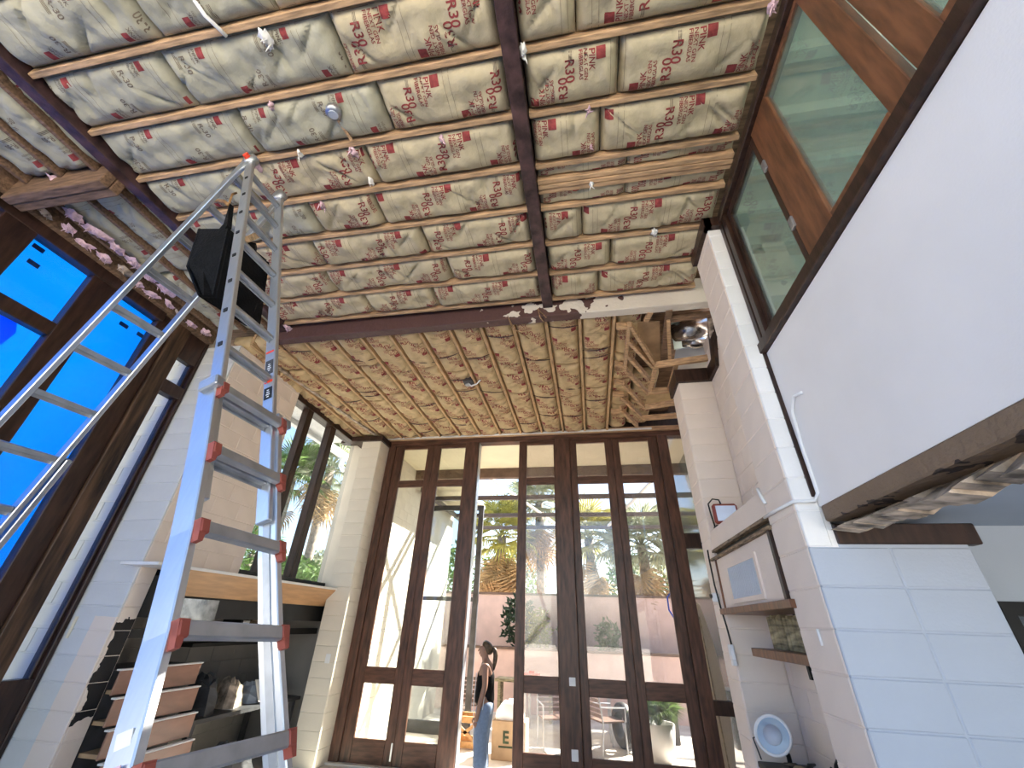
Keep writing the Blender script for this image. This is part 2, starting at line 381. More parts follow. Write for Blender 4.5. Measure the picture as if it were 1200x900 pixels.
# clerestory sashes, plane x=1.37
cl = struct('window_2', (1.37, 1.5, 3.57))
MB().box(1.33, 1.42, -1.7, 2.76, 3.575, 3.66, .006).build('sill', 'stain_dark', cl)
MB().box(1.33, 1.44, -1.7, 2.74, 4.98, 5.06, .006).build('head_rail', 'stain_dark', cl)
for (a, b) in ((2.68, 2.735), (2.60, 2.665)): MB().box(1.345, 1.42, a, b, 3.66, 4.98, .005).build('jamb', 'stain_dark', cl)
def sash(y0, y1, wl, wr, zb, zt, x, m='stain'):
    g = MB().box(x+.02, x+.03, y0+wl-.005, y1-wr+.005, zb-.005, zt+.005).build('pane', 'glass_green', cl)
    MB().box(x, x+.05, y0, y0+wl, 3.66, 4.98, .004).build('stile', m, cl)
    MB().box(x, x+.05, y1-wr, y1, 3.66, 4.98, .004).build('stile', m, cl)
    MB().box(x, x+.05, y0+wl, y1-wr, 3.66, zb, .004).build('rail', m, cl)
    MB().box(x, x+.05, y0+wl, y1-wr, zt, 4.98, .004).build('rail', m, cl)
sash(1.93, 2.60, .05, .05, 3.67, 4.90, 1.375, 'stain_dark')
sash(1.02, 1.92, .13, .27, 3.735, 4.95, 1.365, 'stain')
sash(.10, .985, .13, .145, 3.745, 4.95, 1.365, 'stain')
sash(-.85, .09, .13, .13, 3.745, 4.95, 1.365, 'stain')
for z in (4.55, 3.95): MB().box(1.352, 1.37, 1.90, 1.945, z, z+.09, .004).build('hinge', 'alu_dull', cl)
struct('wall_rear_beam', MB().box(-5.2, 1.5, -.78, -.70, 5.05, 5.45), 'stain_dark')
# trim at the ceiling round the pier and the column
tr = MB().box(XL-.03, 1.40, YP-.05, YP+.03, 4.96, 5.07).box(XL-.04, XL+.03, YP-.05, YP2, 4.96, 5.07)
tag(tr.build('trim_4', 'stain_dark'), kind='structure')
tr = MB().prism([(1.60, 4.15, 5.05), (1.60, 4.30, 5.05), (1.60, 4.45, 4.66), (1.60, 4.72, 4.66), (1.60, 4.72, 4.50), (1.60, 4.36, 4.50), (1.60, 4.12, 4.95)], (.05, 0, 0)).box(XL-.03, 1.9, 4.68, 5.14, 4.50, 4.68)
tag(tr.build('trim_5', 'stain_dark'), kind='structure')
# left pier (white front, tan side) and what lies past the glass slot
YT, XT = 3.77, -4.50
lp = struct('wall_left', MB().box(-5.03, XT-TC, YT+.03, 3.97, 0, 4.95).box(-4.75, XT-TC, 3.97, 5.08, 2.18, 4.95), 'tan_block')
MB().box(-5.03, XT-.01, YT+TC, YT+.03, 0, 4.95).build('mortar_bed', 'left_front', lp)
blocks(lp, 'y', YT, -5.03, XT, 0, 4.95, -1, 'left_front', length=1, bond=0)
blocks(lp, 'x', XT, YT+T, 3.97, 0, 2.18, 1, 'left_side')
blocks(lp, 'x', XT, YT+T, 5.08, 2.235, 4.95, 1, 'tan_block', ph=.3)
lw = struct('wall_left_outer', MB().box(-7.6, -5.06, YT+TC, 3.97, -.1, 5.2), 'cream_block')
blocks(lw, 'y', YT, -7.6, -5.06, 0, 5.08, -1, 'cream_block')
# alcove under the windows
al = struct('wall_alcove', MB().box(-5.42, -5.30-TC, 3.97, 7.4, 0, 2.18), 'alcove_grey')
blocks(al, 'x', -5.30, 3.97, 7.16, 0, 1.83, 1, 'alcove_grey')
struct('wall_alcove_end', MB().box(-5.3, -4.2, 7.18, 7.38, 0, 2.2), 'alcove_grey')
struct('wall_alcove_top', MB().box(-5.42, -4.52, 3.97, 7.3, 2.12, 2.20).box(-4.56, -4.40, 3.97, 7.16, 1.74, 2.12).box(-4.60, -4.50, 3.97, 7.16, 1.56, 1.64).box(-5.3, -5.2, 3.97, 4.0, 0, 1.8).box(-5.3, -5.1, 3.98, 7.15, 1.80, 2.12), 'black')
# pillar by the doors
YQ, XQ = 6.85, -3.89
pl = struct('wall_pillar', MB().box(-4.28, XQ-TC, YQ+TC, 7.24, 0, 4.88).box(-4.75, -4.1, 7.20, 7.50, 0, 4.93), 'cream_block')
blocks(pl, 'y', YQ, -4.28, XQ, 0, 4.88, -1, 'cream_block', length=1, bond=0)
blocks(pl, 'x', XQ, YQ+T, 7.24, 0, 4.88, 1, 'cream_block', length=1, bond=0)
tag(MB().box(-4.5, XQ+.05, YQ-.05, 7.2, 4.80, 4.90, .006).build('trim_6', 'stain_dark'), kind='structure')
# left clerestory windows
w3 = struct('window_3', (-4.62, 6.1, 2.25))
for a, b in ((5.06, 5.50), (5.64, 6.20), (6.36, 7.16)): MB().box(-4.665, -4.655, a-.02, b+.02, 2.30, 4.92).build('pane', 'glass_win', w3)
for a, b in ((5.50, 5.535), (5.54, 5.64), (6.20, 6.235), (6.24, 6.36)): MB().box(-4.71, -4.58, a, b, 2.30, 4.92, .005).build('mullion', 'stain_dark', w3)
MB().box(-4.76, -4.56, 5.06, 7.17, 4.86, 4.97, .005).build('head_rail', 'stain_dark', w3)
MB().box(-4.76, -4.56, 5.06, 7.17, 2.20, 2.31, .005).build('sill', 'black', w3)
# left glass wall, plane x=-5.03
w4 = struct('window_4', (-5.05, 2.0, 1.0))
XG = -5.05
MB().box(XG-.03, XG-.02, 3.44, 3.73, 1.24, 4.60).build('pane', 'glass_win', w4)
def lpost(y0, y1, z0=0, z1=5.0, m='stain_dark', x0=XG-.08, x1=XG+.05): MB().box(x0, x1, y0, y1, z0, z1, .006).build('post', m, w4)
lpost(3.72, 3.765, x1=XG+.04); lpost(3.69, 3.718, x1=XG-.0)
lpost(3.27, 3.46, m='post_wood'); lpost(3.07, 3.268, x1=XG+.02)
lpost(2.31, 2.55, m='stain_dark', x1=XG+.03); lpost(1.52, 1.78); lpost(.55, .80); lpost(-.45, -.20); lpost(-1.45, -1.2)
def lrail(y0, y1, z0, z1, m='stain_dark', x1=XG+.03): MB().box(XG-.07, x1, y0, y1, z0, z1, .006).build('rail', m, w4)
lrail(3.44, 3.72, 4.10, 4.26, x1=XG+.06); lrail(3.44, 3.72, 4.60, 5.0); lrail(3.44, 3.72, .0, 1.24)
lrail(-1.45, 3.09, 4.86, 5.10, x1=XG+.06)
for a, b in ((1.78, 2.31), (.80, 1.52), (-.2, .55)): lrail(a, b, 4.06, 4.20)
lrail(-1.45, 3.09, 0, .9)
for a, b in ((2.55, 3.07), (1.78, 2.31), (.8, 1.52), (-.2, .55), (-1.2, -.45)): MB().box(XG-.03, XG-.02, a, b, .9, 4.86).build('pane', 'glass_clear', w4)
# ---- folding doors, plane y=7.25
YD = 7.25
fr = struct('trim_7', MB().box(-3.88, -3.73, YD-.06, YD+.10, 0, 4.90, .006), 'door_stain')
MB().box(-3.88, 1.95, YD-.07, YD+.12, 4.83, 4.95, .006).build('door_head', 'door_stain_h', fr)
for a, b in ((-2.26, -2.00), (-.53, -.25), (1.325, 1.50)):
    MB().box(a, b, YD-.09, YD+.12, 0, 4.84, .006).build('post', 'door_stain', fr)
MB().box(-1.995, -1.985, YD-.05, YD+.10, 0, 4.83).build('edge_strip', 'alu_dull', fr)
for z, hh in ((1.12, .10), (.33, .12)): MB().box(-.40, -.31, YD-.10, YD-.09, z-hh/2, z+hh/2, .003).box(-.365, -.345, YD-.106, YD-.10, z-.02, z+.02).build('switch_plate', 'white_plastic', fr)
def leaf(n, x0, x1, g0, g1, m='door_stain', gm='glass'):
    d = struct('door_%d' % n, ((x0+x1)/2, YD, 0))
    a, b = YD-.03, YD+.02
    MB().box(x0, g0, a, b, .01, 4.83, .005).build('stile', m, d); MB().box(g1, x1, a, b, .01, 4.83, .005).build('stile', m, d)
    mh = m + '_h'
    for z0, z1 in ((.01, .30), (.95, 1.16), (3.99, 4.12), (4.76, 4.83)): MB().box(g0, g1, a, b, z0, z1, .005).build('rail', mh, d)
    for z0, z1 in ((.30, .95), (1.16, 3.99), (4.12, 4.76)): MB().box(g0-.005, g1+.005, YD-.008, YD-.002, z0-.005, z1+.005).build('pane', gm, d)
    return d
d1 = leaf(1, -3.729, -2.922, -3.56, -3.06)
d2 = leaf(2, -2.921, -2.261, -2.78, -2.28)
MB().box(-2.96, -2.935, YD-.045, YD-.03, .08, .28, .003).build('bolt', 'alu', d1)
d3 = leaf(3, -1.21, -.532, -1.06, -.555, gm='glass_hazy')
leaf(4, -.249, .527, -.13, .39, gm='glass_hazy'); leaf(5, .528, 1.324, .65, 1.165, gm='glass_hazy')
sl = struct('window_5', (1.7, YD, 0))
for z0, z1 in ((.02, .84), (1.0, 2.92), (3.14, 4.83)): MB().box(1.49, 1.92, YD, YD+.008, z0, z1).build('pane', 'glass_hazy', sl)
for z0, z1 in ((.84, 1.0), (2.92, 3.14)): MB().box(1.49, 1.92, YD-.05, YD+.06, z0, z1, .005).build('rail', 'stain_dark', sl)
struct('wall_front', MB().box(-5.0, 2.1, 7.21, 7.36, 4.95, 5.45), 'stain_dark')
struct('trim_8', MB().box(-4.07, 1.95, YD-.12, YD+.3, -.02, .025, .006), 'concrete')
# ================================================================ CEILING PIECES
def joist(x0, x1, y0, y1, z0, z1, m): return MB().box(x0, x1, y0, y1, z0, z1, .004).build('joist', m, ceiling)
SP = .405
Y_J = [3.59-SP*k for k in range(0, 9)]      # near joists, running left-right
for k, yj in enumerate(Y_J):
    for a, b, dy in ((-3.76, -.37, 0), (-.25, 1.33, .015)):
        joist(a, b, yj-.019+dy, yj+.019+dy, ZN, ZN+.235, 'lumber')
for dy in (-.045, 0, .045): joist(-.25, 1.33, 2.17-.020+dy, 2.17+.020+dy, ZN-.006+abs(dy)*.1, ZN+.23, 'lumber')
MB().box(-.37, -.255, -.7, 3.68, ZN-.05, ZN+.2, .006).build('beam', 'purple_beam', ceiling)
MB().box(-3.87, -3.765, -.7, 3.74, ZN-.045, ZN+.2, .006).build('beam', 'purple_beam', ceiling)
MB().box(-4.0, 1.60, 3.68, 3.80, 4.915, ZN+.2, .008).build('beam', 'beam_paint', ceiling)
MB().box(-4.95, -3.87, 1.42, 1.50, 4.90, 5.2, .008).box(-4.95, -3.87, 1.505, 1.58, 4.91, 5.2, .008).build('beam', 'old_lumber', ceiling)
for x in (-4.02, -4.40, -4.78):
    for a, b in ((-.7, 1.42), (1.58, 3.66)): joist(x-.02, x+.02, a, b, ZN-.02, ZN+.2, 'old_lumber')
MB().box(-5.06, -4.93, -.7, 3.74, 4.98, 5.3, .006).build('wall_plate', 'old_lumber', ceiling)
XF = [.455-SP*k for k in range(0, 12)]
for xj in XF: joist(xj-.019, xj+.019, 3.80, 7.16, ZF, ZF+.22, 'lumber_y')
joist(.12, .158, 3.80, 7.16, ZF+.002, ZF+.22, 'lumber_y') if False else None
MB().box(-4.5, 1.9, 7.13, 7.20, ZF-.02, ZF+.06, .004).build('ledger', 'lumber', ceiling)
MB().box(-4.62, 1.25, 7.10, 7.13, ZF-.01, ZF+.02).build('drywall_edge', 'white_paint', ceiling)
MB().bar((-4.36, 4.3, ZF-.01), (-4.02, 7.0, ZF-.01), .045, .03).build('furring_strip', 'peeled', ceiling)
for x in (-4.38,): joist(x-.02, x+.02, 3.8, 7.1, ZF, ZF+.2, 'lumber_y')
# --- insulation batts with printed facing
def text_mesh(body, size, bold=.0):
    cu = bpy.data.curves.new('print', 'FONT'); cu.body = body; cu.size = size; cu.offset = bold*size; cu.resolution_u = 3
    o = bpy.data.objects.new('print', cu); C.objects.link(o)
    dg = bpy.context.evaluated_depsgraph_get(); dg.update()
    me = bpy.data.meshes.new_from_object(o.evaluated_get(dg))
    v = [tuple(x.co) for x in me.vertices]; f = [tuple(p.vertices) for p in me.polygons]
    bpy.data.objects.remove(o); bpy.data.meshes.remove(me); bpy.data.curves.remove(cu)
    return v, f
def rect(x0, x1, y0, y1, nx=4, ny=4):
    v = [(x0+(x1-x0)*i/nx, y0+(y1-y0)*j/ny, 0) for j in range(ny+1) for i in range(nx+1)]
    return v, [(j*(nx+1)+i, j*(nx+1)+i+1, (j+1)*(nx+1)+i+1, (j+1)*(nx+1)+i) for j in range(ny) for i in range(nx)]
TX = {}
def T_(body, size, bold=.02):
    k = (body, size)
    if k not in TX: TX[k] = text_mesh(body, size, bold)
    return TX[k]
# layout in reading frame: gx reading direction, gy up; half a facing panel, 0.17 wide, lines stacked downward
def half_new():
    red = []
    red.append((rect(0, .062, -.062, 0), (0, 0)))
    for body, size, y in (('PINK', .056, -.108), ('NEXT GEN', .036, -.142), ('FIBERGLAS', .036, -.175)): red.append((T_(body, size, .012), (0, y)))
    red.append((T_('R30', .088, .016), (.035, -.268)))
    grey = [(rect(.0, .075, -.225-.008*i, -.221-.008*i, 3, 1), (0, 0)) for i in range(3)]
    return red, grey
def half_old():
    red = [(rect(0, .055, -.05, 0), (0, 0))]
    grey = [(T_('PINK', .035, .01), (0, -.085)), (T_('fiberglas', .024, 0), (0, -.11)), (T_('R-30', .056, .014), (.02, -.20))]
    grey += [(rect(.0, .09, -.225-.009*i, -.221-.009*i, 3, 1), (0, 0)) for i in range(3)]
    return red, grey
LG = Vector((.03, .03))
def panel(kind):
    """a printed panel, local x along the batt (0..0.40), y across (-.17..0.17); returns red and grey geometry"""
    red, grey = half_new() if kind == 'new' else half_old()
    out = []
    for src in (red, grey):
        v, f = [], []
        for (vs, fs), (ox, oy) in src:
            for s in (1, -1):
                b = len(v)
                for p in vs:
                    gx, gy = p[0]+ox, p[1]+oy
                    # reading direction = -y, downwards = +x
                    x, y = -gy+.035, .155-gx
                    if s < 0: x, y = .60-x, -y
                    v.append((x, y))
                f += [tuple(i+b for i in q) for q in fs]
        if src is grey:
            for (a, b_, c, d) in ((.0, .60, -.168, -.1658), (.0, .60, .1658, .168), (0, .0022, -.165, .165), (.5978, .60, -.165, .165)):
                b0 = len(v); vs, fs = rect(a, b_, c, d, 10 if b_-a > .1 else 1, 10 if d-c > .1 else 1)
                v += [(p[0], p[1]) for p in vs]; f += [tuple(i+b0 for i in q) for q in fs]
        out.append((v, f))
    return out
PAN = {'new': panel('new'), 'old': panel('old')}
def surf(seed, L, W):
    r = random.Random(seed); ph = [r.uniform(0, 6.28) for _ in range(8)]; wr = [(r.uniform(.05, L-.05), r.uniform(-1.3, 1.3), r.uniform(.010, .026)) for _ in range(int(3+L*4))]
    sag = r.uniform(.070, .095)
    def z(x, y):
        v = max(0, 1-abs(2*y/W)**5.5); e = min(1, min(x, L-x)/.07); e = max(0, e); e = 1-(1-e)**2
        b = -sag*(v*e)*min(1, W/.25) + .072
        b += .007*math.sin(7*x+ph[0]+2*y)*v + .007*math.sin(17*x+ph[1]-9*y)*v + .005*math.sin(31*y+ph[2]+5*x)*v + .003*math.sin(43*x-27*y+ph[3])*v
        for x0, sl, am in wr:
            d = x-x0-sl*y; b += am*math.exp(-(d/.016)**2)*v*max(0, math.sin(11*y+x0*9)+.4)
        return b
    return z
BATT = {}
def batt_meshes(kind, L, W, seed, material):
    k = (kind, round(L, 3), round(W, 3), seed, material)
    if k in BATT: return BATT[k]
    z = surf(seed, L, W); nx, ny = max(8, int(L/.022)), 18
    mb = MB()
    vs = [(L*i/nx, -W/2+W*j/ny, z(L*i/nx, -W/2+W*j/ny)) for j in range(ny+1) for i in range(nx+1)]
    n = len(vs)
    fs = [(j*(nx+1)+i, (j+1)*(nx+1)+i, (j+1)*(nx+1)+i+1, j*(nx+1)+i+1) for j in range(ny) for i in range(nx)]
    vs += [(0, -W/2, .17), (L, -W/2, .17), (L, W/2, .17), (0, W/2, .17)]
    fs += [(n, n+1, n+2, n+3), tuple([n+1, n]+list(range(0, nx+1))), tuple([n+3, n+2]+[ny*(nx+1)+i for i in range(nx, -1, -1)])]
    fs += [tuple([n, n+3]+[j*(nx+1) for j in range(ny, -1, -1)]), tuple([n+2, n+1]+[j*(nx+1)+nx for j in range(0, ny+1)])]
    mb.add(vs, fs); me = mb.mesh('insulation_batt', material, True)
    prs = []
    r = random.Random(seed+5); off = r.uniform(.02, .60) - .55
    for ci, mt in ((0, 'ink_red'), (1, 'ink_grey')):
        pm = MB(); x0 = off
        while x0 < L:
            v, f = PAN[kind][ci]
            vv = [(x+x0, y*W/.37) for x, y in v]
            ok = [all(.012 < vv[i][0] < L-.012 for i in q) for q in f]
            keep = [q for q, o in zip(f, ok) if o]
            if keep: pm.add([(x, y, z(min(max(x, 0), L), y)-.0022) for x, y in vv], keep)
            x0 += .64
        if pm.f:
            used = sorted({i for q in pm.f for i in q}); mp = {i: k2 for k2, i in enumerate(used)}
            pm.v = [pm.v[i] for i in used]; pm.f = [tuple(mp[i] for i in q) for q in pm.f]
            prs.append(pm.mesh('facing_print', mt))
    BATT[k] = (me, prs); return BATT[k]
def batt(kind, x0, x1, yc, W, seed, material, zj, along='x'):
    L = x1-x0-.008
    me, prs = batt_meshes(kind, L, W, seed, material)
    if along == 'x': loc, rot = (x0+.004, yc, zj), (0, 0, 0)
    else: loc, rot = (yc, x0+.004, zj), (0, 0, math.pi/2)
    o = link('insulation_batt', me, loc, ceiling, rot)
    for p in prs:
        c = bpy.data.objects.new('facing_print', p); C.objects.link(c); c.parent = o
WB = SP-.042
for k in range(9):
    yc = Y_J[k]-SP/2 if k < 8 else Y_J[8]-SP/2
    s = k % 4
    # left of the main beam: three runs; the ones towards the glass wall carry the older print
    L3 = [-3.76, -2.63 + (.16, -.10, .0, .22, -.2)[k % 5], -1.50 + (-.12, .18, .05, -.25)[k % 4], -.37]
    for q in range(3):
        kind = 'old' if (q == 0 and k > 2) or (q == 1 and k > 4) else 'new'
        batt(kind, L3[q], L3[q+1], yc, WB, 10*q+s, 'kraft_grey' if kind == 'old' else 'kraft', ZN)
    mid = (.28, .40, .12, .5)[k % 4]
    for a, b, sd_ in ((-.25, mid, 40), (mid, 1.33, 50)):
        if k == 3: batt('new', a, b, 2.045, .12, sd_+s, 'kraft', ZN); batt('new', a, b, 2.30, .14, sd_+s, 'kraft', ZN)
        else: batt('new', a, b, yc+.015, WB, sd_+s, 'kraft', ZN)
for xc, W in ((-3.95, .12), (-4.21, .33), (-4.59, .33)):
    for a, b in ((-.2, .6), (.6, 1.42), (1.58, 2.6), (2.6, 3.66)): batt('old', a, b, xc, W, 61 if W > .2 else 62, 'kraft_grey', ZN, 'y') if W > .2 else batt('old', a, b, xc, W, 62, 'kraft_grey', ZN, 'y')
for i in range(len(XF)-1):
    xc = (XF[i]+XF[i+1])/2
    cuts = [3.80, 4.95 + .12*math.sin(i*1.7), 6.05+.15*math.sin(i*2.3+1), 7.12]
    cuts = [3.80, 4.50 + (0, .35, .15, .5)[i % 4], 5.45 + (.1, .3, -.1)[i % 3], 6.25 + (0, .2)[i % 2], 7.12]
    for q in range(4): batt('new', cuts[q], cuts[q+1], xc, WB, 70+(i+q) % 4, 'kraft_gold', ZF, 'y')
for q, (a, b) in enumerate(((3.8, 4.5), (4.5, 5.1), (5.1, 5.7), (5.7, 6.3), (6.3, 7.1))): batt('new', a, b, -4.19, .32, 80+q % 3, 'kraft_gold', ZF, 'y')
for q, (a, b) in enumerate(((3.8, 4.5), (4.5, 5.1), (5.1, 5.7), (5.7, 6.3), (6.3, 7.1))): batt('new', a, b, -4.55, .26, 90+q % 2, 'kraft_gold', ZF, 'y')
for q, (a, b) in enumerate(((3.85, 4.7), (4.7, 5.4), (5.4, 6.2), (6.2, 7.1))): batt('new', a, b, .64, .3, 95, 'kraft_gold', ZF+.04, 'y'); batt('new', a, b, 1.0, .36, 96, 'kraft_gold', ZF+.08, 'y') if q > 1 else None
# --- tie wires and folded paper edges across the far bays
rw = random.Random(21)
for i in range(len(XF)-1):
    for q in range(3):
        y = rw.uniform(3.95, 7.0); y2 = y + rw.uniform(-.12, .12); a_, b_ = XF[i], XF[i+1]
        pts = [(a_-.0 + (b_-a_)*t_, y + (y2-y)*t_, ZF+.012 - .035*math.sin(math.pi*t_)) for t_ in (0, .25, .5, .75, 1)]
        MB().tube(pts, [.004, .007, .009, .006, .004], 5).build('tie_wire', 'purple_beam', ceiling, True)
# --- torn fibre and straps
def tuft(p, n, s, m, seed, drop=.06):
    """a ragged flattened clump of fibre, elongated along y"""
    r = random.Random(seed); mb = MB(); p = Vector(p); na, nr = 18, 4
    vs = [tuple(p + Vector((0, 0, -drop*.6)))]
    ex, ey = s*r.uniform(.6, 1), s*r.uniform(1.0, 1.7); rot = r.uniform(-.5, .5)
    for j in range(1, nr+1):
        for i in range(na):
            a_ = 2*math.pi*i/na; k = j/nr*(1+r.uniform(-.28, .28)); x, y = ex*k*math.cos(a_), ey*k*math.sin(a_)
            vs.append(tuple(p + Vector((x*math.cos(rot)-y*math.sin(rot), x*math.sin(rot)+y*math.cos(rot), -drop*(.6-.6*(j/nr)**2) + r.uniform(-.012, .012)))))
    fs = [(0, 1+i, 1+(i+1) % na) for i in range(na)]
    for j in range(nr-1):
        for i in range(na): fs.append((1+j*na+i, 1+(j+1)*na+i, 1+(j+1)*na+(i+1) % na, 1+j*na+(i+1) % na))
    mb.add(vs, fs)
    for i in range(3):
        a_ = p + Vector((r.uniform(-ex, ex)*.6, r.uniform(-ey, ey)*.6, -drop*.3)); q = a_ + Vector((r.uniform(-.03, .03), r.uniform(-.03, .03), -drop*r.uniform(.4, 1.1)))
        mb.tube([a_, q], [.008, .002], 5)
    return mb.build('torn_fibre', m, ceiling, True)
def fl(px, py, z, n, s, seed, m='pink_fluff', drop=.06): tuft(onz(px, py, z), n, s, m, seed, drop)
for i, (px, py, n, s) in enumerate(((312, 45, 5, .04), (300, 190, 5, .05), (415, 178, 4, .03), (435, 212, 3, .03), (518, 163, 4, .03), (318, 123, 3, .02), (352, 180, 3, .02),
        (105, 208, 4, .03), (68, 212, 4, .05), (767, 272, 5, .04), (905, 8, 4, .03), (378, 240, 3, .03), (613, 60, 3, .03), (690, 128, 3, .02), (692, 170, 3, .02), (693, 215, 3, .02), (338, 385, 7, .07))):
    fl(px, py, ZN-.005, n, s, i, 'pink_fluff' if i % 3 else 'white_paint')
for i in range(11):
    y = 1.66 + i*.185
    tuft((-4.86+.03*math.sin(i*2), y, 5.0), 9, .06, 'pink_fluff' if i % 4 else 'peeled', 100+i, .05)
for i in range(6): tuft((-4.66+.02*math.sin(i), 1.75+i*.2, 5.03), 10, .08, 'pink_fluff', 130+i, .05)
mb = MB(); mb.tube([onz(228, 0, ZN-.01), onz(240, 18, ZN-.03), onz(258, 35, ZN-.02), onz(265, 42, ZN)], .014, 6); mb.build('strap', 'white_paint', ceiling, True)
for i, pts in enumerate((((600, 385), (595, 370), (602, 385), (620, 397)), ((640, 372), (630, 362), (633, 372), (638, 378)))):
    MB().tube([onz(a, b, 4.90) for a, b in pts], .008, 6).build('loose_wire', 'lumber', ceiling, True)
# junction boxes
jb = thing('ceiling_box', onz(391, 130, ZN-.03), 'round grey metal electrical box hanging from the insulated ceiling on a stick', 'electrical box')
MB().lathe([(0, -.02), (.05, -.02), (.055, -.012), (.055, .03), (0, .03)], WL[jb], (0, .3, -1), 20).build('body', 'alu_dull', jb, True)
MB().lathe([(0, .031), (.035, .031), (.035, .04), (0, .04)], WL[jb], (0, .3, -1), 16).build('cover', 'vent_blue', jb)
MB().bar(onz(394, 137, ZN-.02), onz(412, 164, ZN-.01), .022, .012).build('stick', 'lumber', jb)
jb2 = thing('ceiling_fixture', onz(550, 449, ZF-.03), 'torn-out light fixture box with loose wires between the far ceiling joists', 'electrical box')
p = Vector(WL[jb2]); MB().box(p.x-.09, p.x+.06, p.y-.07, p.y+.07, p.z, p.z+.1, .006).build('box', 'dark_grey', jb2)
MB().tube([p+Vector((-.02, 0, 0)), p+Vector((.03, .02, -.04)), p+Vector((.12, .0, -.02)), p+Vector((.18, -.04, .02))], .012, 6).build('wire', 'white_plastic', jb2, True)
MB().lathe([(0, 0), (.04, 0), (.04, -.02), (0, -.02)], p+Vector((-.03, .03, -.001)), (0, 0, 1), 14).build('plate', 'alu_dull', jb2)
# --- opened soffit framing round the duct
so = thing('soffit_framing', onz(770, 430, 4.9), 'opened wooden soffit framing of short boards round a foil duct', 'framing')
def bd(a, b, za, zb, wd=.04, ht=.09, m='lumber', nm='board'):
    MB().bar(onz(*a, za), onz(*b, zb), wd, ht, ch=.003).build(nm, m, so)
zt = 4.92
for a, b in (((736, 398), (765, 429)), ((734, 414), (761, 445)), ((732, 432), (759, 461)), ((730, 449), (756, 478)), ((728, 464), (753, 490)), ((727, 479), (747, 499))): bd(a, b, zt, zt-.08)
for a, b in (((767, 428), (832, 419)), ((759, 459), (785, 457)), ((756, 477), (791, 472)), ((753, 490), (793, 487))): bd(a, b, zt-.1, zt-.1)
bd((737, 380), (732, 432), zt, zt); bd((738, 380), (767, 425), zt, zt-.06); bd((722, 382), (738, 382), zt+.02, zt+.02)
bd((769, 427), (761, 458), zt-.1, zt-.1, .05, .05); bd((793, 425), (784, 457), zt-.1, zt-.1, .05, .05)
bd((784, 363), (777, 420), zt, zt, .07, .05, 'old_lumber'); bd((783, 375), (785, 424), zt-.03, zt-.03, .04, .05)
bd((762, 366), (757, 376), zt, zt, .06, .04); bd((720, 426), (735, 428), zt+.03, zt+.03); bd((720, 447), (733, 448), zt+.03, zt+.03); bd((718, 462), (731, 462), zt+.03, zt+.03); bd((716, 482), (730, 481), zt+.03, zt+.03)
bd((786, 374), (834, 368), zt+.02, zt+.02, .06, .06, 'old_lumber'); bd((832, 373), (836, 432), zt, zt, .05, .12, 'peeled')
def pl4(pts, z, m, nm, th=.015):
    q = [onz(a, b, z) for a, b in pts]; MB().prism(q, (0, 0, th)).build(nm, m, so)
pl4(((742, 378), (773, 377), (774, 424), (766, 424)), 5.0, 'plywood', 'plywood_sheet')
pl4(((786, 376), (832, 370), (832, 405), (790, 410)), 5.33, 'loft_green', 'duct_wall')
MB().tube([onz(790, 390, 5.22), onz(808, 386, 5.18), onz(832, 380, 5.2)], [.12, .15, .13], 12).build('foil_duct', 'foil', so, True)
MB().tube([onz(800, 402, 5.2), onz(815, 401, 5.16), onz(832, 400, 5.2)], [.06, .09, .07], 10).build('foil_duct', 'foil', so, True)
pl4(((792, 410), (831, 405), (830, 417), (790, 423)), 5.1, 'vent_blue', 'duct_panel'); pl4(((796, 426), (829, 422), (827, 437), (793, 440)), 5.05, 'white_paint', 'duct_panel')
pl4(((757, 462), (790, 458), (789, 470), (757, 474)), 5.0, 'kraft_gold', 'insulation_scrap')
struct('wall_soffit', MB().box(.75, 1.9, 3.84, 3.86, 5.0, 5.33), 'old_lumber')
# ================================================================ LADDER
P = Vector((-2.263, 1.54, 4.571)); V = Vector((-.358, .063, .932)).normalized(); Wv = Vector((.093, .995, -.032)); Wv = (Wv - V*Wv.dot(V)).normalized()
N = V.cross(Wv).normalized()
S = .3048
lad = thing('ladder', (-1.9, 1.45, 0), 'tall silver aluminium folding ladder with red rung brackets, standing open', 'ladder')
def hw(k):     # half width of the outer section at rung position k
    t = max(0, k-8.0); return .178 + .0075*t*t if k < 12 else .178+.0075*16 + (k-12)*.05
KB = (P.z/ (V.z*S))
def at(k, s=0): return P - V*(k*S) + Wv*s
HT = at(-.61)
for s in (-1, 1):
    MB().bar(at(-.55, s*.150), at(8.6, s*.150), .028, .062, up=N, ch=.004).build('rail', 'alu', lad)
    ks = [6.75, 8, 9, 10, 11, 12, 13, 14, KB-.1]
    pts = [at(k, s*hw(k)) for k in ks]
    mb = MB()
    for a, b in zip(pts, pts[1:]): mb.bar(a, b + (b-a).normalized()*.008, .030, .085, up=N, ch=.004)
    mb.build('outer_rail', 'alu', lad)
    mb = MB()
    for a, b in zip(pts, pts[1:]): mb.bar(a - Wv*s*.017, b - Wv*s*.017, .006, .030, up=N)
    mb.build('rail_channel', 'alu_dull', lad)
    b = pts[-1]; MB().box(b.x-.05, b.x+.05, b.y-.03, b.y+.03, 0, .045, .008).build('rubber_foot', 'black', lad)
    a = at(6.95, s*.19); MB().bar(a - N*.055 + Wv*s*.01, a + N*.02 + Wv*s*.01, .035, .05, up=V, ch=.006).bar(a - N*.055 + Wv*s*.01 - Wv*s*.03, a - N*.055 + Wv*s*.03, .03, .05, up=V, ch=.006).build('lock_bracket', 'alu_dull', lad)
    MB().lathe([(0, -.03), (.05, -.03), (.055, 0), (.05, .03), (0, .03)], HT + Wv*s*.15, Wv, 18).build('hinge', 'alu_dull', lad, True)
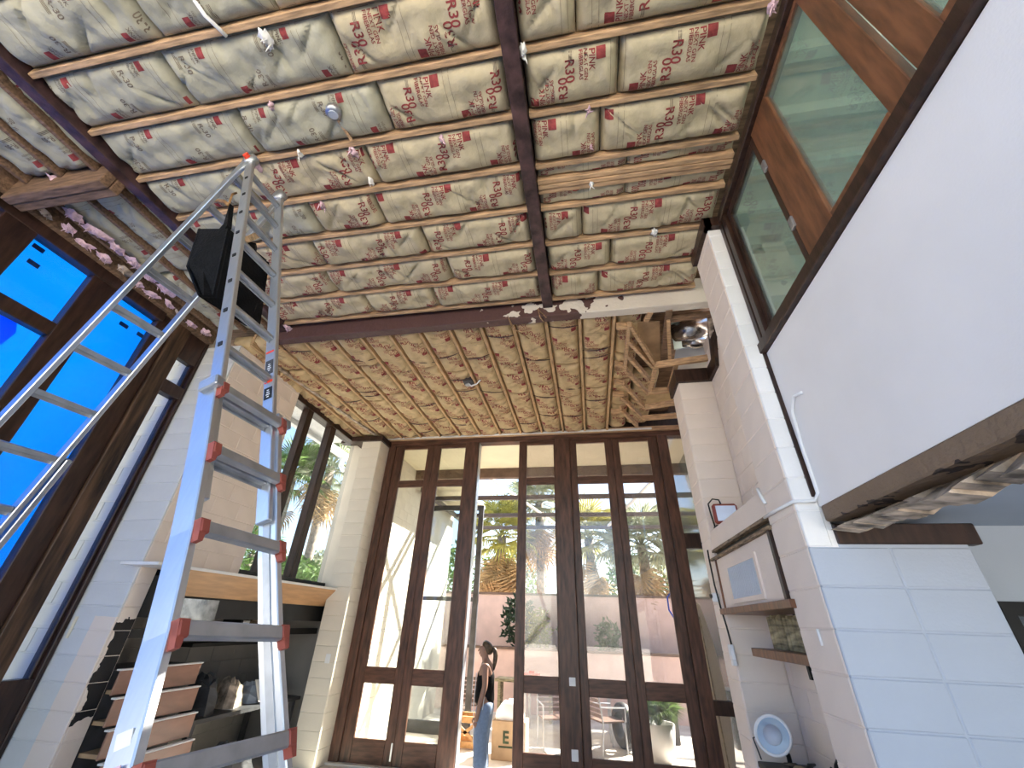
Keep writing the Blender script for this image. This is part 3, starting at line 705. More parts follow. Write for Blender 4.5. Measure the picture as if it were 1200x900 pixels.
for k in range(0, 9):
    mb = MB().bar(at(k, -.137), at(k, .137), .036, .030, up=V, ch=.004).bar(at(k+.045, -.135)+N*.010, at(k+.045, .135)+N*.010, .008, .028, up=V)
    mb.build('rung', 'alu_dull', lad)
for k in range(7, 14):
    h2 = hw(k)
    MB().bar(at(k, -h2+.01)-N*.052, at(k, h2-.01)-N*.052, .032, .046, up=V, ch=.005).build('outer_rung', 'alu_dull', lad)
    for s in (-1, 1):
        c = at(k, s*(h2-.012))-N*.054
        MB().bar(c-Wv*s*.016, c+Wv*s*.022, .036, .048, up=V, ch=.006).prism([c+V*.024-N*.016-Wv*s*.014, c-V*.05-N*.012+Wv*s*.004, c-V*.05-N*.012+Wv*s*.022, c+V*.024-N*.016+Wv*s*.022], N*.03).build('rung_bracket', 'red_plastic', lad)
for k in np.arange(.4, 6.6, .8):
    c = at(k, -.166); MB().bar(c-V*.012, c+V*.012, .004, .022, up=N).build('slot', 'black', lad)
for k, hh, m in ((10.75, .05, 'white_plastic'), (11.05, .10, 'pink_fluff')):
    q = at(k, -hw(k)-.0165); MB().bar(q-V*hh/2, q+V*hh/2, .002, .045, up=N).build('sticker', m, lad)
# warning stickers on the far rail, near side rail sticker
c = at(5.75, .150)-N*.032
for dk, hh, m in ((-.1, .012, 'red_bright'), (.28, .10, 'dark_grey'), (.62, .014, 'red_bright'), (.88, .075, 'black')):
    q = at(5.45+dk, .1352); MB().bar(q-V*hh/2, q+V*hh/2, .002, .045, up=N).build('sticker', m, lad)
for dk, hw_, m in ((.88, .007, 'white_plastic'), (.28, .006, 'white_plastic')):
    q = at(5.45+dk, .1340); [MB().bar(q-V*(.026-.014*j_), q-V*(.020-.014*j_), .001, .012+.005*((j_*2) % 3), up=N).build('sticker_mark', m, lad) for j_ in range(4)]
# rear section
D2 = Vector((-.324, .034, -.946)).normalized(); W2 = (Wv - D2*Wv.dot(D2)).normalized(); N2 = D2.cross(W2).normalized()
def at2(d, s=0): return HT + D2*d + W2*s
LB = HT.z/abs(D2.z)
for s in (-1, 1):
    MB().bar(at2(0, s*.165), at2(2.9, s*.165), .028, .062, up=N2, ch=.004).build('rail', 'alu', lad)
    MB().bar(at2(2.3, s*.20), at2(LB-.05, s*.24), .030, .075, up=N2, ch=.004).build('outer_rail', 'alu', lad)
    b = at2(LB-.04, s*.24); MB().box(b.x-.05, b.x+.05, b.y-.03, b.y+.03, 0, .045, .008).build('rubber_foot', 'black', lad)
for k in range(16):
    d = .185+.3048*k
    if d < LB-.15: MB().bar(at2(d, -.15), at2(d, .15), .042, .030, up=D2, ch=.004).bar(at2(d+.02, -.148), at2(d+.02, .148), .01, .03, up=D2).build('rung', 'alu_dull', lad)
q = at2(.185+.3048*4, 0)+N2*.024; MB().bar(at2(1.404, -.11)-N2*.022, at2(1.404, -.055)-N2*.022, .003, .026, up=D2).build('sticker', 'red_bright', lad)
MB().bar(at2(1.404, -.05)-N2*.022, at2(1.404, .03)-N2*.022, .003, .026, up=D2).build('sticker', 'white_plastic', lad)
for s_ in (1.72, 2.15): MB().bar(at2(s_, .181), at2(s_+.22, .181), .002, .035, up=N2).build('sticker', 'dark_grey', lad)
MB().lathe([(0, -.015), (.022, -.015), (.022, .015), (0, .015)], HT - Wv*.19, Wv, 12).build('release_knob', 'red_bright', lad)
# straps of the bag and the bag
bag = thing('tool_bag', at(3.2)+Vector((-.1, 0, -.2)), 'black canvas tool bag hanging open between the ladder legs', 'bag')
bc = Vector((-2.40, 1.52, 3.55))
def bg_(u, v, w_): return bc + Vector((u, w_, v))
front = [onx(*p, -2.30) for p in ((226, 268), (250, 272), (292, 180))]
mb = MB()
a = [ony(232, 268, 1.40), ony(265, 268, 1.42), ony(247, 347, 1.46), ony(232, 347, 1.40), ony(218, 312, 1.38)]
b = [v_ + Vector((.05, .30, .02)) for v_ in a]
mb.prism(a, (.02, .02, .0)); mb.prism(b, (.02, .02, 0))
for i in (1, 2, 3, 4):
    j = (i+1) % 5
    if i == 4: continue
    mb.prism([a[i], a[j], b[j], b[i]], (.012, 0, .004))
mb.prism([a[3], a[4], b[4], b[3]], (.012, 0, .004)); mb.prism([a[4], a[0], b[0], b[4]], (.012, 0, .004))
mb.build('bag_body', 'black_cloth', bag)
a2 = [ony(252, 275, 1.50), ony(300, 285, 1.66), ony(296, 322, 1.66), ony(270, 335, 1.58), ony(247, 345, 1.5)]
MB().prism(a2, (-.015, .03, .0)).build('bag_flap', 'black_cloth', bag)
MB().prism([ony(250, 276, 1.46), ony(262, 262, 1.46), ony(269, 238, 1.46), ony(266, 264, 1.46), ony(256, 280, 1.46)], (.01, .03, 0)).build('bag_handle', 'black_cloth', bag)
MB().tube([ony(268, 240, 1.47), ony(262, 236, 1.48), ony(250, 235, 1.50)], .014, 6).build('strap', 'rattan', bag, True)
MB().tube([ony(268, 240, 1.47), ony(272, 228, 1.48), ony(277, 226, 1.50)], .008, 6).build('strap', 'rattan', bag, True)
tag(MB().bar(ony(289, 281, 1.58), ony(300, 276, 1.62), .05, .04).build('wood_scrap', 'lumber'), 'short wood offcut tucked between the ladder rungs by the bag', 'wood')
# ================================================================ LEFT SIDE THINGS
mant = thing('mantel_shelf', (-4.3, 5.4, 1.95), 'long shelf with white edge and glossy orange plywood front under the windows', 'shelf')
MB().box(-4.58, -4.13, 3.62, 7.20, 2.185, 2.215, .004).build('top_board', 'white_paint', mant)
MB().prism([(-4.14, 4.02, 2.183), (-4.14, 7.15, 2.183), (-4.36, 7.15, 1.955), (-4.36, 4.02, 1.955)], (-.02, 0, .02)).build('front_panel', 'orange_ply', mant)
MB().box(-4.52, -4.36, 4.02, 7.15, 1.95, 1.975).build('bottom_panel', 'plywood', mant)
# drawers
dr = thing('drawer_unit', (-4.6, 4.45, 0), 'low chest of copper-toned glossy wood drawers, each pulled out further than the one above', 'drawers')
MB().box(-5.1, -4.52, 3.99, 4.93, 0, 1.30).build('carcass', 'dark_grey', dr)
zz = [1.315, 1.10, .875, .655, .43, .2]
for i in range(5):
    x = -4.44 + .072*i
    d = MB().box(x-.02, x, 3.99, 4.93, zz[i+1]+.012, zz[i]-.014, .004).build('drawer', 'copper_wood', dr)
    MB().box(x-.05, x+.006, 3.985, 4.945, zz[i]-.014, zz[i], .003).build('top_edge', 'white_paint', d)
    MB().box(x-.45, x-.02, 4.0, 4.92, zz[i+1]+.02, zz[i+1]+.05).build('drawer_box', 'plywood', d)
one('glass_sheet', MB().prism([(-4.36, 4.05, 1.70), (-4.36, 4.80, 1.70), (-4.38, 4.80, 1.93), (-4.38, 4.05, 1.93)], (-.008, 0, 0)), 'mottled', 'dark glossy pane painted with tree reflections standing under the left end of the shelf', 'glass pane')
bs = thing('wall_shelf', (-5.15, 6.3, 1.45), 'dark bookshelf fixed to the alcove back wall', 'shelf')
MB().box(-5.3, -5.0, 5.3, 7.1, 1.42, 1.46).build('board', 'black', bs); MB().box(-5.3, -5.0, 5.3, 7.1, 1.80, 1.84).build('board', 'black', bs)
MB().box(-5.3, -5.0, 6.0, 6.04, 1.46, 1.80).build('divider', 'black', bs)
bkc = [('white_paint', .14, .26), ('rough_wood', .10, .30), ('cardboard', .08, .28), ('black', .10, .2), ('room_grey', .16, .24), ('white_paint', .12, .2)]
y = 6.1
desc = ['white box file on the dark alcove shelf', 'thick brown book on the dark alcove shelf', 'tan cardboard folder on the dark alcove shelf', 'small black box on the dark alcove shelf', 'grey storage box on the dark alcove shelf', 'white carton at the end of the dark alcove shelf']
for (m_, wd, ht), d_ in zip(bkc, desc):
    one('box_file', MB().box(-5.25, -5.05, y, y+wd, 1.46, 1.46+ht, .004), m_, d_, 'box'); y += wd+.04
def lump(c, sx, sy, sz, seed):
    r = random.Random(seed); mb = MB(); n, mm = 12, 7
    vs = [(c[0], c[1], c[2]+sz)]
    for j in range(1, mm+1):
        t = j/mm*math.pi*.5
        for i in range(n):
            a = 2*math.pi*i/n; rr = 1+.18*math.sin(3*a+seed)+r.uniform(-.08, .08)
            vs.append((c[0]+sx*math.sin(t)*math.cos(a)*rr, c[1]+sy*math.sin(t)*math.sin(a)*rr, c[2]+sz*math.cos(t)*(1+r.uniform(-.15, .15))))
    fs = [(0, 1+i, 1+(i+1) % n) for i in range(n)]
    for j in range(mm-1):
        for i in range(n): fs.append((1+j*n+i, 1+(j+1)*n+i, 1+(j+1)*n+(i+1) % n, 1+j*n+(i+1) % n))
    return mb.add(vs, fs)
one('work_table', MB().box(-5.2, -4.45, 5.05, 7.05, .72, .76).box(-5.2, -5.14, 5.1, 5.16, 0, .72).box(-4.52, -4.46, 5.1, 5.16, 0, .72).box(-5.2, -5.14, 6.9, 6.96, 0, .72).box(-4.52, -4.46, 6.9, 6.96, 0, .72), 'dark_grey', 'dark low table in the alcove heaped with bundles', 'table')
for i, (y, z, sx, sy, sz, m_, d_) in enumerate(((5.45, .76, .26, .22, .38, 'dark_grey', 'dark grey cloth bundle heaped on the alcove table'), (5.93, .76, .22, .17, .30, 'peeled', 'brown paper bundle heaped on the alcove table'),
        (6.36, .76, .22, .17, .22, 'room_grey', 'pale crumpled sheet heaped on the alcove table'), (6.77, .76, .2, .15, .26, 'black', 'black plastic bundle at the far end of the alcove table'))):
    one('cloth_bundle', lump((-4.8, y, z), sx, sy, sz, i+3), m_, d_, 'bundle')
one('cloth_bundle', lump((-4.2, 5.5, 0), .3, .35, .5, 11), 'dark_grey', 'dark heap of cloth on the floor before the alcove', 'bundle')
one('paper_scrap', MB().prism([(-4.52, 6.2, .79), (-4.48, 6.45, .78), (-4.66, 6.5, 1.0), (-4.7, 6.25, 1.02)], (.008, 0, .002)), 'white_paint', 'white paper sheet leaning on the bundles in the alcove', 'paper')
tag(MB().box(-4.06, -3.98, YQ-.008, YQ, 1.20, 1.32, .003).box(-4.03, -4.01, YQ-.012, YQ-.008, 1.24, 1.28).build('outlet_plate', 'white_plastic'), 'white switch plate on the cream block pillar beside the doors', 'switch')
tag(MB().prism([(-4.97, YT-.005, 1.55), (-4.94, YT-.005, 1.55), (-4.94, YT-.005, 1.73), (-4.97, YT-.005, 1.73)], (0, -.006, 0)).build('pull_plate', 'soffit'), 'narrow pale metal strip fixed to the white block wall by the glass slot', 'bracket')
# blue tarp outside the left glass wall
tp = thing('blue_tarp', (-5.4, 1.2, .2), 'bright blue tarpaulin hung outside the dark framed left windows', 'tarp')
mb = MB(); nx, nz = 30, 16
vs = [(-5.42+.03*math.sin(i*.9)+.02*math.sin(j*.8+i*.3), -1.6+5.25*i/nx, .1+5.0*j/nz) for j in range(nz+1) for i in range(nx+1)]
mb.add(vs, [(j*(nx+1)+i, j*(nx+1)+i+1, (j+1)*(nx+1)+i+1, (j+1)*(nx+1)+i) for j in range(nz) for i in range(nx)]).build('sheet', 'tarp_blue', tp, True)
f0 = onx(0, 365, -5.30)
MB().poly([f0, onx(20, 372, -5.30), onx(19, 390, -5.30), onx(0, 405, -5.30)]).build('fold', 'tarp_blue', tp)
for px, py in ((45, 291), (39, 309), (145, 381), (165, 393)):
    c = onx(px, py, -5.36); MB().box(c.x, c.x+.004, c.y-.05, c.y+.05, c.z-.025, c.z+.025).build('patch', 'tarp_patch', tp)
# ================================================================ RIGHT NICHE THINGS
vb = thing('vent_cabinet', (1.3, 3.95, 1.94), 'cream panelled box with brown edges and a blue vent grille in the block niche', 'cabinet')
MB().box(1.245, 1.60, 3.19, 4.715, 2.50, 2.69, .004).build('upper_panel', 'tan_block', vb)
MB().box(1.25, 1.27, 3.24, 4.70, 1.99, 2.42, .003).build('front_panel', 'tan_block', vb)
MB().box(1.225, 1.30, 3.19, 4.715, 2.485, 2.51, .003).build('top_rail', 'rough_wood', vb); MB().box(1.215, 1.28, 3.16, 4.80, 2.415, 2.44, .003).build('top_rail', 'rough_wood', vb)
MB().box(1.27, 1.60, 3.2, 4.71, 2.43, 2.49).build('gap_board', 'black', vb)
MB().box(1.21, 1.60, 3.12, 4.80, 1.94, 1.99, .004).build('bottom_rail', 'stain', vb); MB().box(1.225, 1.27, 3.19, 3.235, 1.99, 2.415, .003).build('side_rail', 'stain_dark', vb)
MB().box(1.235, 1.27, 4.70, 4.72, 1.99, 2.415, .003).build('side_rail', 'stain', vb)
vg = MB().box(1.235, 1.25, 3.60, 4.42, 2.30, 2.335).box(1.235, 1.25, 3.60, 4.42, 2.015, 2.05).box(1.235, 1.25, 3.60, 3.645, 2.05, 2.30).box(1.235, 1.25, 4.375, 4.42, 2.05, 2.30).build('vent_frame', 'tan_block', vb)
for i in range(18):
    y = 3.655+i*.04; MB().box(1.238, 1.252, y, y+.026, 2.05, 2.30).build('vent_louvre', 'vent_blue', vg)
MB().box(1.2525, 1.254, 3.645, 4.375, 2.05, 2.30).build('vent_back', 'dark_grey', vg)
wl = thing('work_light', (1.40, 4.50, 2.69), 'red framed square LED work light standing on the vent box', 'lamp')
c = Vector((1.385, 4.52, 2.83))
MB().box(c.x-.12, c.x+.12, c.y-.02, c.y+.035, c.z-.10, c.z+.10, .02).build('housing', 'red_plastic', wl)
MB().box(c.x-.095, c.x+.095, c.y-.03, c.y-.02, c.z-.075, c.z+.075, .006).build('lens', 'led', wl)
MB().tube([c+Vector((-.13, 0, -.13)), c+Vector((-.145, 0, 0)), c+Vector((-.15, 0, .10)), c+Vector((-.10, 0, .15)), c+Vector((-.04, 0, .14)), c+Vector((-.03, 0, .10))], .008, 6).build('handle', 'black', wl, True)
MB().box(c.x-.13, c.x+.13, c.y-.04, c.y+.06, 2.69, 2.715, .006).build('foot', 'black', wl)
one('small_black_box', MB().box(1.52, 1.60, 4.50, 4.66, 2.69, 2.86, .006).box(1.53, 1.59, 4.49, 4.50, 2.72, 2.80), 'black', 'small black box behind the red work light', 'box')
sh = thing('niche_shelf', (1.45, 4.2, 1.68), 'brown wooden shelf board in the block niche under the vent box', 'shelf')
MB().box(1.30, 1.64, 3.20, 4.40, 1.63, 1.69, .004).build('board', 'stain', sh)
for y in (3.4, 4.2): MB().box(1.62, 1.64, y-.02, y+.02, 1.5, 1.63).build('bracket', 'black', sh)
for i, (y, wd, ht, d_) in enumerate(((3.35, .30, .22, 'first'), (3.68, .28, .23, 'x'), (3.99, .30, .24, 'y'))):
    mb = MB()
    for k in range(5): mb.box(1.44+.004*(k % 2), 1.50, y+wd*k/5+.004, y+wd*(k+1)/5-.004, 1.69, 1.69+ht-.01*(k % 3), .004)
    one('wood_slab', mb, 'driftwood', ('weathered grey wood slab on the niche shelf, beside the pier', 'weathered grey wood slab in the middle of the niche shelf', 'weathered grey wood slab on the niche shelf, nearest the column')[i], 'wood')
for i, y in enumerate((3.5, 4.1)): tag(MB().box(1.60, 1.64, y, y+.05, 1.93, 1.96).build('clip', 'black'), 'small black clip under the vent box above the niche shelf', 'clip', 'clips above the niche shelf')
# ledge with the fan and dark clutter
one('hearth_ledge', MB().box(1.27, 1.635, 3.2, 4.70, 0, .86, .01).box(1.245, 1.635, 3.19, 4.71, .86, .90, .006), 'black', 'dark ledge at the bottom of the block niche', 'ledge')
fan = thing('round_fan', (1.36, 4.25, .90), 'round pale blue desk fan with white rim tilted upward in the niche', 'fan')
fc = Vector((1.29, 4.30, 1.13)); fx = Vector((-.55, -.72, .42)).normalized()
MB().lathe([(.125, .0), (.132, .01), (.132, .022), (.118, .026), (.112, .01)], fc, fx, 32).build('rim', 'white_plastic', fan, True)
MB().lathe([(0, -.03), (.08, -.03), (.118, .0), (.118, .012), (.075, .004), (.07, .012), (0, .014)], fc, fx, 32).build('dish', 'fan_blue', fan, True)
MB().lathe([(0, .016), (.065, .016), (.065, .024), (0, .026)], fc, fx, 24).build('hub', 'vent_blue', fan, True)
MB().tube([fc-fx*.03, (1.40, 4.42, 1.0), (1.40, 4.42, .90)], .018, 8).build('stem', 'black', fan, True)
MB().lathe([(0, 0), (.08, 0), (.07, .02), (0, .025)], (1.40, 4.42, .90), (0, 0, 1), 20).build('base', 'black', fan, True)
r = random.Random(5)
for i in range(16):
    a = Vector((r.uniform(1.30, 1.6), r.uniform(3.3, 4.1), .90 + r.uniform(.01, .10))); b = a + Vector((r.uniform(-.14, .14), r.uniform(-.35, .35), r.uniform(.0, .10)))
    b.x = min(max(b.x, 1.29), 1.6); b.y = min(max(b.y, 3.24), 4.2)
    tag(MB().tube([a, (a+b)/2+Vector((0, 0, .02)), b], [.012, .014, .008], 6).build('charred_stick', 'black', smooth=True), 'charred black stick in the heap beside the round fan', 'stick', 'charred sticks heaped on the niche ledge')
one('cut_log', MB().tube([(1.33, 4.05, .96), (1.36, 3.62, .99)], [.06, .055], 10), 'driftwood', 'short split log lying under the round fan', 'log')
one('wire_hook', MB().tube([(1.25, 4.60, .93), (1.22, 4.60, 1.06), (1.25, 4.5, 1.10), (1.27, 4.4, 1.10)], .006, 6), 'dark_grey', 'thin bent wire hook standing by the round fan', 'wire')
cb = [(XL-.012, 3.20, 2.50), (XL-.012, 3.02, 2.50), (XL-.01, YP-.012, 2.49), (1.345, YP-.02, 2.49), (1.365, YP-.045, 2.53), (1.36, YP-.06, 2.8), (1.355, YP-.10, 3.05), (1.355, YP-.18, 3.12), (1.365, YP-.26, 3.10)]
one('white_cable', MB().tube(cb, .011, 8), 'white_plastic', 'white electric cable bent round the pier corner up to the white bulkhead', 'cable', smooth=True)
one('white_cable', MB().tube([(XL+.06, 3.21, 1.60), (XL+.07, 3.22, 1.3), (XL+.05, 3.25, 1.0), (XL+.03, 3.22, .95), (XL-.01, 3.1, .93), (XL-.01, 2.95, .92)], .010, 8), 'white_plastic', 'white cable hanging inside the niche beside the pier', 'cable', smooth=True)
one('white_cable', MB().tube([(XL-.012, 3.185, 2.70), (XL-.012, 3.16, 2.64), (XL-.012, 3.12, 2.58)], .012, 8), 'white_plastic', 'short white cable end on the pier above the vent box', 'cable', smooth=True)
one('white_clip', MB().tube([(XL-.006, 2.92, 1.83), (XL-.006, 2.92, 1.75)], .008, 6), 'white_plastic', 'small white cable clip on the tan side of the pier', 'clip', smooth=True)
one('black_cable', MB().tube([(1.20, 4.76, 2.52), (1.205, 4.79, 2.45), (1.21, 4.80, 2.2), (1.225, 4.80, 2.0), (1.225, 4.73, 1.85), (1.228, 4.70, 1.70)], .008, 6), 'black', 'thin black cable dropping past the end of the vent box', 'cable', smooth=True)
one('plug_adapter', MB().box(1.20, 1.235, 4.66, 4.74, 1.58, 1.70, .006).box(1.20, 1.235, 4.66, 4.72, 1.54, 1.58, .004), 'white_plastic', 'white plug adapter at the end of the black cable', 'adapter')
sccam = thing('small_camera', (1.20, 4.80, 2.07), 'small white security camera on the end of the vent box', 'camera')
MB().box(1.17, 1.235, 4.80, 4.85, 2.05, 2.13, .01).build('body', 'white_plastic', sccam); MB().lathe([(0, 0), (.02, 0), (.02, .01), (0, .01)], (1.165, 4.82, 2.10), (-1, -.3, 0), 12).build('lens', 'black', sccam)
# ================================================================ OUTSIDE
struct('trim_9', MB().box(-4.6, 3.0, 7.38, 8.95, 4.88, 4.97), 'soffit')
struct('trim_10', MB().box(-4.6, 3.0, 8.84, 8.98, 4.66, 5.05, .006), 'fascia')
struct('added_shade_strip', MB().box(-4.6, -3.0, 8.98, 12.0, 4.72, 4.80), 'soffit')  # roof strip added outside to throw shade on the wing wall
struct('trim_11', MB().box(-5.35, -4.76, 3.98, 7.3, 5.0, 5.08), 'white_paint')
gt = thing('gutter', (-5.40, 5.5, 4.9), 'white rain gutter with downpipe elbow under the left eave', 'gutter')
MB().box(-5.47, -5.35, 4.0, 8.6, 4.92, 5.06, .01).build('channel', 'white_paint', gt); MB().tube([(-5.41, 8.0, 4.93), (-5.41, 8.0, 4.75), (-5.25, 7.9, 4.6), (-5.05, 7.8, 4.6)], .05, 8).build('elbow', 'white_paint', gt, True)
ww = struct('wall_wing', MB().box(-4.6, -3.95-TC, 7.5, 12.0, -.1, 4.9), 'cream_block')
blocks(ww, 'x', -3.95, 7.5, 9.5, 0, 4.88, 1, 'cream_block')
sd = struct('door_6', (-3.4, 9.9, 0))
for a in (-3.95, -2.62): MB().box(a, a+.12, 9.85, 9.93, -.1, 4.3, .006).build('stile', 'dark_grey', sd)
for z0, z1 in ((-.1, .1), (4.18, 4.3), (2.2, 2.28)): MB().box(-3.83, -2.62, 9.85, 9.93, z0, z1, .006).build('rail', 'dark_grey', sd)
MB().box(-3.83, -2.62, 9.885, 9.893, .1, 4.18).build('pane', 'glass_win', sd)
gw = struct('wall_garden', MB().box(-5.2, 12, 14.0, 14.2, -.1, 2.58), 'pink_wall')
MB().box(-5.2, 12, 13.96, 14.24, 2.58, 2.64, .006).build('cap', 'fascia', gw)
pw = struct('wall_planter', MB().box(-4.9, 10, 12.6, 12.8, -.1, 1.22), 'pink_wall')
MB().box(-4.9, 10, 12.56, 12.86, 1.22, 1.28, .006).build('cap', 'fascia', pw)
struct('floor_planter', MB().box(-4.9, 10, 12.8, 14.0, 1.0, 1.15), 'bark')
cg = thing('pool_cage', (0, 11, 4.4), 'dark metal screen enclosure beams crossing above the patio', 'screen cage')
for y in (9.85, 11.7, 13.4): MB().box(-3.85, 8, y-.05, y+.05, 4.42, 4.52, .004).build('beam', 'cage_metal', cg)
for x in (-3.8, 7.8): MB().box(x-.05, x+.05, 9.0, 13.4, 4.42, 4.52, .004).build('beam', 'cage_metal', cg); MB().box(x-.05, x+.05, 13.35, 13.45, -.1, 4.42).build('post', 'cage_metal', cg)
MB().bar((-2.6, 9.0, 5.0), (-.9, 13.4, 4.5), .07, .05).build('brace', 'white_paint', cg); MB().bar((1.9, 9.0, 5.0), (.6, 13.4, 4.5), .07, .05).build('brace', 'white_paint', cg)  # white colour carries the sunlight falling on the diagonal bars
# ---- palms
def frond_mesh(name, material, droop, seed, n=26, Lp=.75, Lb=.95):
    r = random.Random(seed); mb = MB()
    mb.tube([(0, 0, 0), (Lp*.5, 0, .05), (Lp, 0, 0)], [.022, .015, .010], 5)
    for i in range(n):
        t = (i/(n-1)-.5)*2; a = t*1.9; L = Lb*(1-.25*abs(t))*r.uniform(.85, 1.1)
        d = Vector((math.cos(a), math.sin(a), .12)); s = Vector((-d.y, d.x, 0)); wd = .028
        p0 = Vector((Lp, 0, 0)); p1 = p0 + d*L*.55; p2 = p0 + d*L*.9 + Vector((0, 0, -droop*L)); p1.z -= droop*.15*L
        k = len(mb.v)
        mb.add([p0, p1-s*wd+Vector((0, 0, .015)), p1+s*wd+Vector((0, 0, .015)), p2, p1-Vector((0, 0, .01))], [(0, 1, 4), (0, 4, 2), (1, 3, 4), (4, 3, 2)])
    return mb.mesh(name, material, False)
FR = {k: [frond_mesh('frond', k, dp, s) for s, dp in ((1, .25), (2, .5))] for k in ('leaf_green', 'leaf_grey', 'leaf_yellow')}
FR['leaf_dry'] = [frond_mesh('dry_frond', 'leaf_dry', .8, 5, 22), frond_mesh('dry_frond', 'leaf_dry', 1.1, 6, 22)]
def palm(top, leaf, label, nf=26, dry=0, seed=0, size=1.0):
    r = random.Random(seed); top = Vector(top)
    p = thing('palm_tree', (top.x, top.y, -.1), label, 'palm tree')
    MB().tube([(top.x+.12, top.y, -.1), (top.x+.05, top.y, top.z*.5), (top.x, top.y, top.z)], [.19, .16, .17], 10).build('trunk', 'bark', p, True)
    for i in range(nf):
        az = i*2.4 + r.uniform(-.2, .2); el = R(80)-R(115)*(i/nf)**.9 + r.uniform(-.1, .1); s = size*r.uniform(.85, 1.15)
        link('frond', FR[leaf][i % 2], (top.x, top.y, top.z), p, Euler((r.uniform(-.4, .4), -el, az), 'XYZ'), (s, s, s))
    for i in range(dry):
        az = i*2.4; s = size*r.uniform(.9, 1.2)
        link('dry_frond', FR['leaf_dry'][i % 2], (top.x, top.y, top.z-.15-r.uniform(0, .9)), p, Euler((r.uniform(-.5, .5), R(55+r.uniform(0, 30)), az), 'XYZ'), (s, s, s))
    return p
palm(ony(588, 628, 15.5), 'leaf_yellow', 'palm with a thick skirt of dry hanging fronds behind the garden wall', 24, 46, 1, 1.0)
palm(ony(632, 590, 16.5), 'leaf_grey', 'grey-green palm with bare trunk behind the garden wall', 26, 8, 2, 1.1)
palm(ony(690, 632, 15.2), 'leaf_yellow', 'yellow-green palm behind the middle of the garden wall', 24, 6, 3, .95)
palm(ony(752, 640, 14.9), 'leaf_grey', 'dense grey palm drooping over the garden wall, facing the right-hand folding doors', 34, 10, 4, 1.05)
palm(ony(820, 600, 16), 'leaf_green', 'green palm far behind the wall beside the sidelight', 24, 4, 5, 1.0)
palm(onx(342, 560, -10.5), 'leaf_green', 'green fan palm outside the left windows, nearer the tan block wall', 17, 2, 6, 1.05)
palm(onx(388, 548, -9.8), 'leaf_grey', 'pale fan palm outside the left windows, beside the pillar', 30, 8, 7, 1.15)
palm(onx(296, 650, -12.5), 'leaf_green', 'short green palm low outside the left windows', 24, 0, 8, .9)
def bush(c, rx, ry, rz, n, m, seed, label, name='shrub', ls=.11):
    r = random.Random(seed); mb = MB(); c = Vector(c)
    for i in range(n):
        d = Vector((r.gauss(0, 1), r.gauss(0, 1), r.gauss(0, 1))).normalized()*r.uniform(.55, 1)
        p = c + Vector((d.x*rx, d.y*ry, d.z*rz)); a = Vector((r.uniform(-1, 1), r.uniform(-1, 1), r.uniform(-.5, 1))).normalized(); b = a.orthogonal().normalized()
        mb.poly([p, p+a*ls*.5+b*ls*.2, p+a*ls, p+a*ls*.5-b*ls*.2])
    t = thing(name, (c.x, c.y, c.z-rz), label, 'shrub')
    f = mb.build('foliage', m, t); f['kind'] = 'stuff'
    MB().tube([(c.x, c.y, -.1 if name == 'garden_tree' or c.x < -6 else c.z-rz*1.05), (c.x+.03, c.y, c.z)], [.06, .03], 6).build('stem', 'bark', t)
    return t
bush((-2.15, 13.3, 1.85), .45, .4, .72, 500, 'leaf_dark', 1, 'dark leafy shrub growing in the raised planter behind the woman', ls=.2)
bush((-1.55, 13.2, 1.62), .35, .35, .6, 400, 'leaf_yellow', 2, 'bright yellow-green shrub in the raised planter', ls=.16)
bush((-.75, 13.3, 1.75), .25, .3, .6, 300, 'leaf_green', 3, 'green shrub in the planter seen past the open doorway post', ls=.16)
bush((.35, 13.3, 1.55), .35, .35, .45, 350, 'leaf_grey', 4, 'pale green shrub in the planter behind the middle doors', ls=.16)
for i, (px, py, x, rz, lb) in enumerate(((335, 676, -9.5, .6, 'light green hedge shrub outside the left windows below the palms'), (372, 668, -10.5, .75, 'taller hedge shrub outside the left windows beside the pillar'), (300, 690, -10.5, .6, 'dark hedge shrub outside the left windows beside the tan wall'))):
    bush(onx(px, py, x), 1.3, 1.3, rz, 1400, ('leaf_green', 'leaf_grey', 'leaf_green')[i], 20+i, lb, ls=.22)
for i, (x, z) in enumerate(((-6.5, 3.4), (-3.6, 3.2), (1.8, 3.0), (4.4, 3.6))):
    bush((x, 19+i*.4, z), 1.6, 1.0, 1.7, 1200, 'leaf_green', 30+i, ('tall green tree crown behind the garden wall at the wing wall end', 'green tree crown behind the garden wall past the dry palm', 'green tree crown behind the garden wall over the right-hand doors', 'tall green tree crown behind the garden wall at the sidelight end')[i], 'garden_tree', .3)
# ---- patio furniture
def chair(loc, rz, label, m='alu_dull', seatm='fascia'):
    t = thing('patio_chair', loc, label, 'chair', None); x, y, z = loc; t.rotation_euler = (0, 0, rz)
    def P_(a, b, c): return (x+a, y+b, z+c)
    for sx in (-1, 1):
        MB().tube([P_(sx*.24, -.24, 0), P_(sx*.24, -.22, .44)], .014, 6).build('leg', m, t); MB().tube([P_(sx*.24, .26, 0), P_(sx*.24, .22, .45), P_(sx*.23, .30, .95)], .014, 6).build('leg', m, t)
        MB().tube([P_(sx*.25, -.24, .44), P_(sx*.25, -.24, .64), P_(sx*.25, .26, .66)], .014, 6).build('armrest', m, t)
    MB().box(x-.24, x+.24, y-.24, y+.24, z+.43, z+.455).build('seat', seatm, t)
    for k in range(6): MB().bar(P_(-.22, .235+.012*k, .52+k*.075), P_(.22, .235+.012*k, .52+k*.075), .01, .05).build('back_slat', seatm, t)
    return t
chair((-2.72, 10.4, -.1), R(200), 'slatted patio chair beside the woman by the doorway')
chair((.12, 9.7, -.1), R(120), 'metal patio chair seen through the middle folding door')
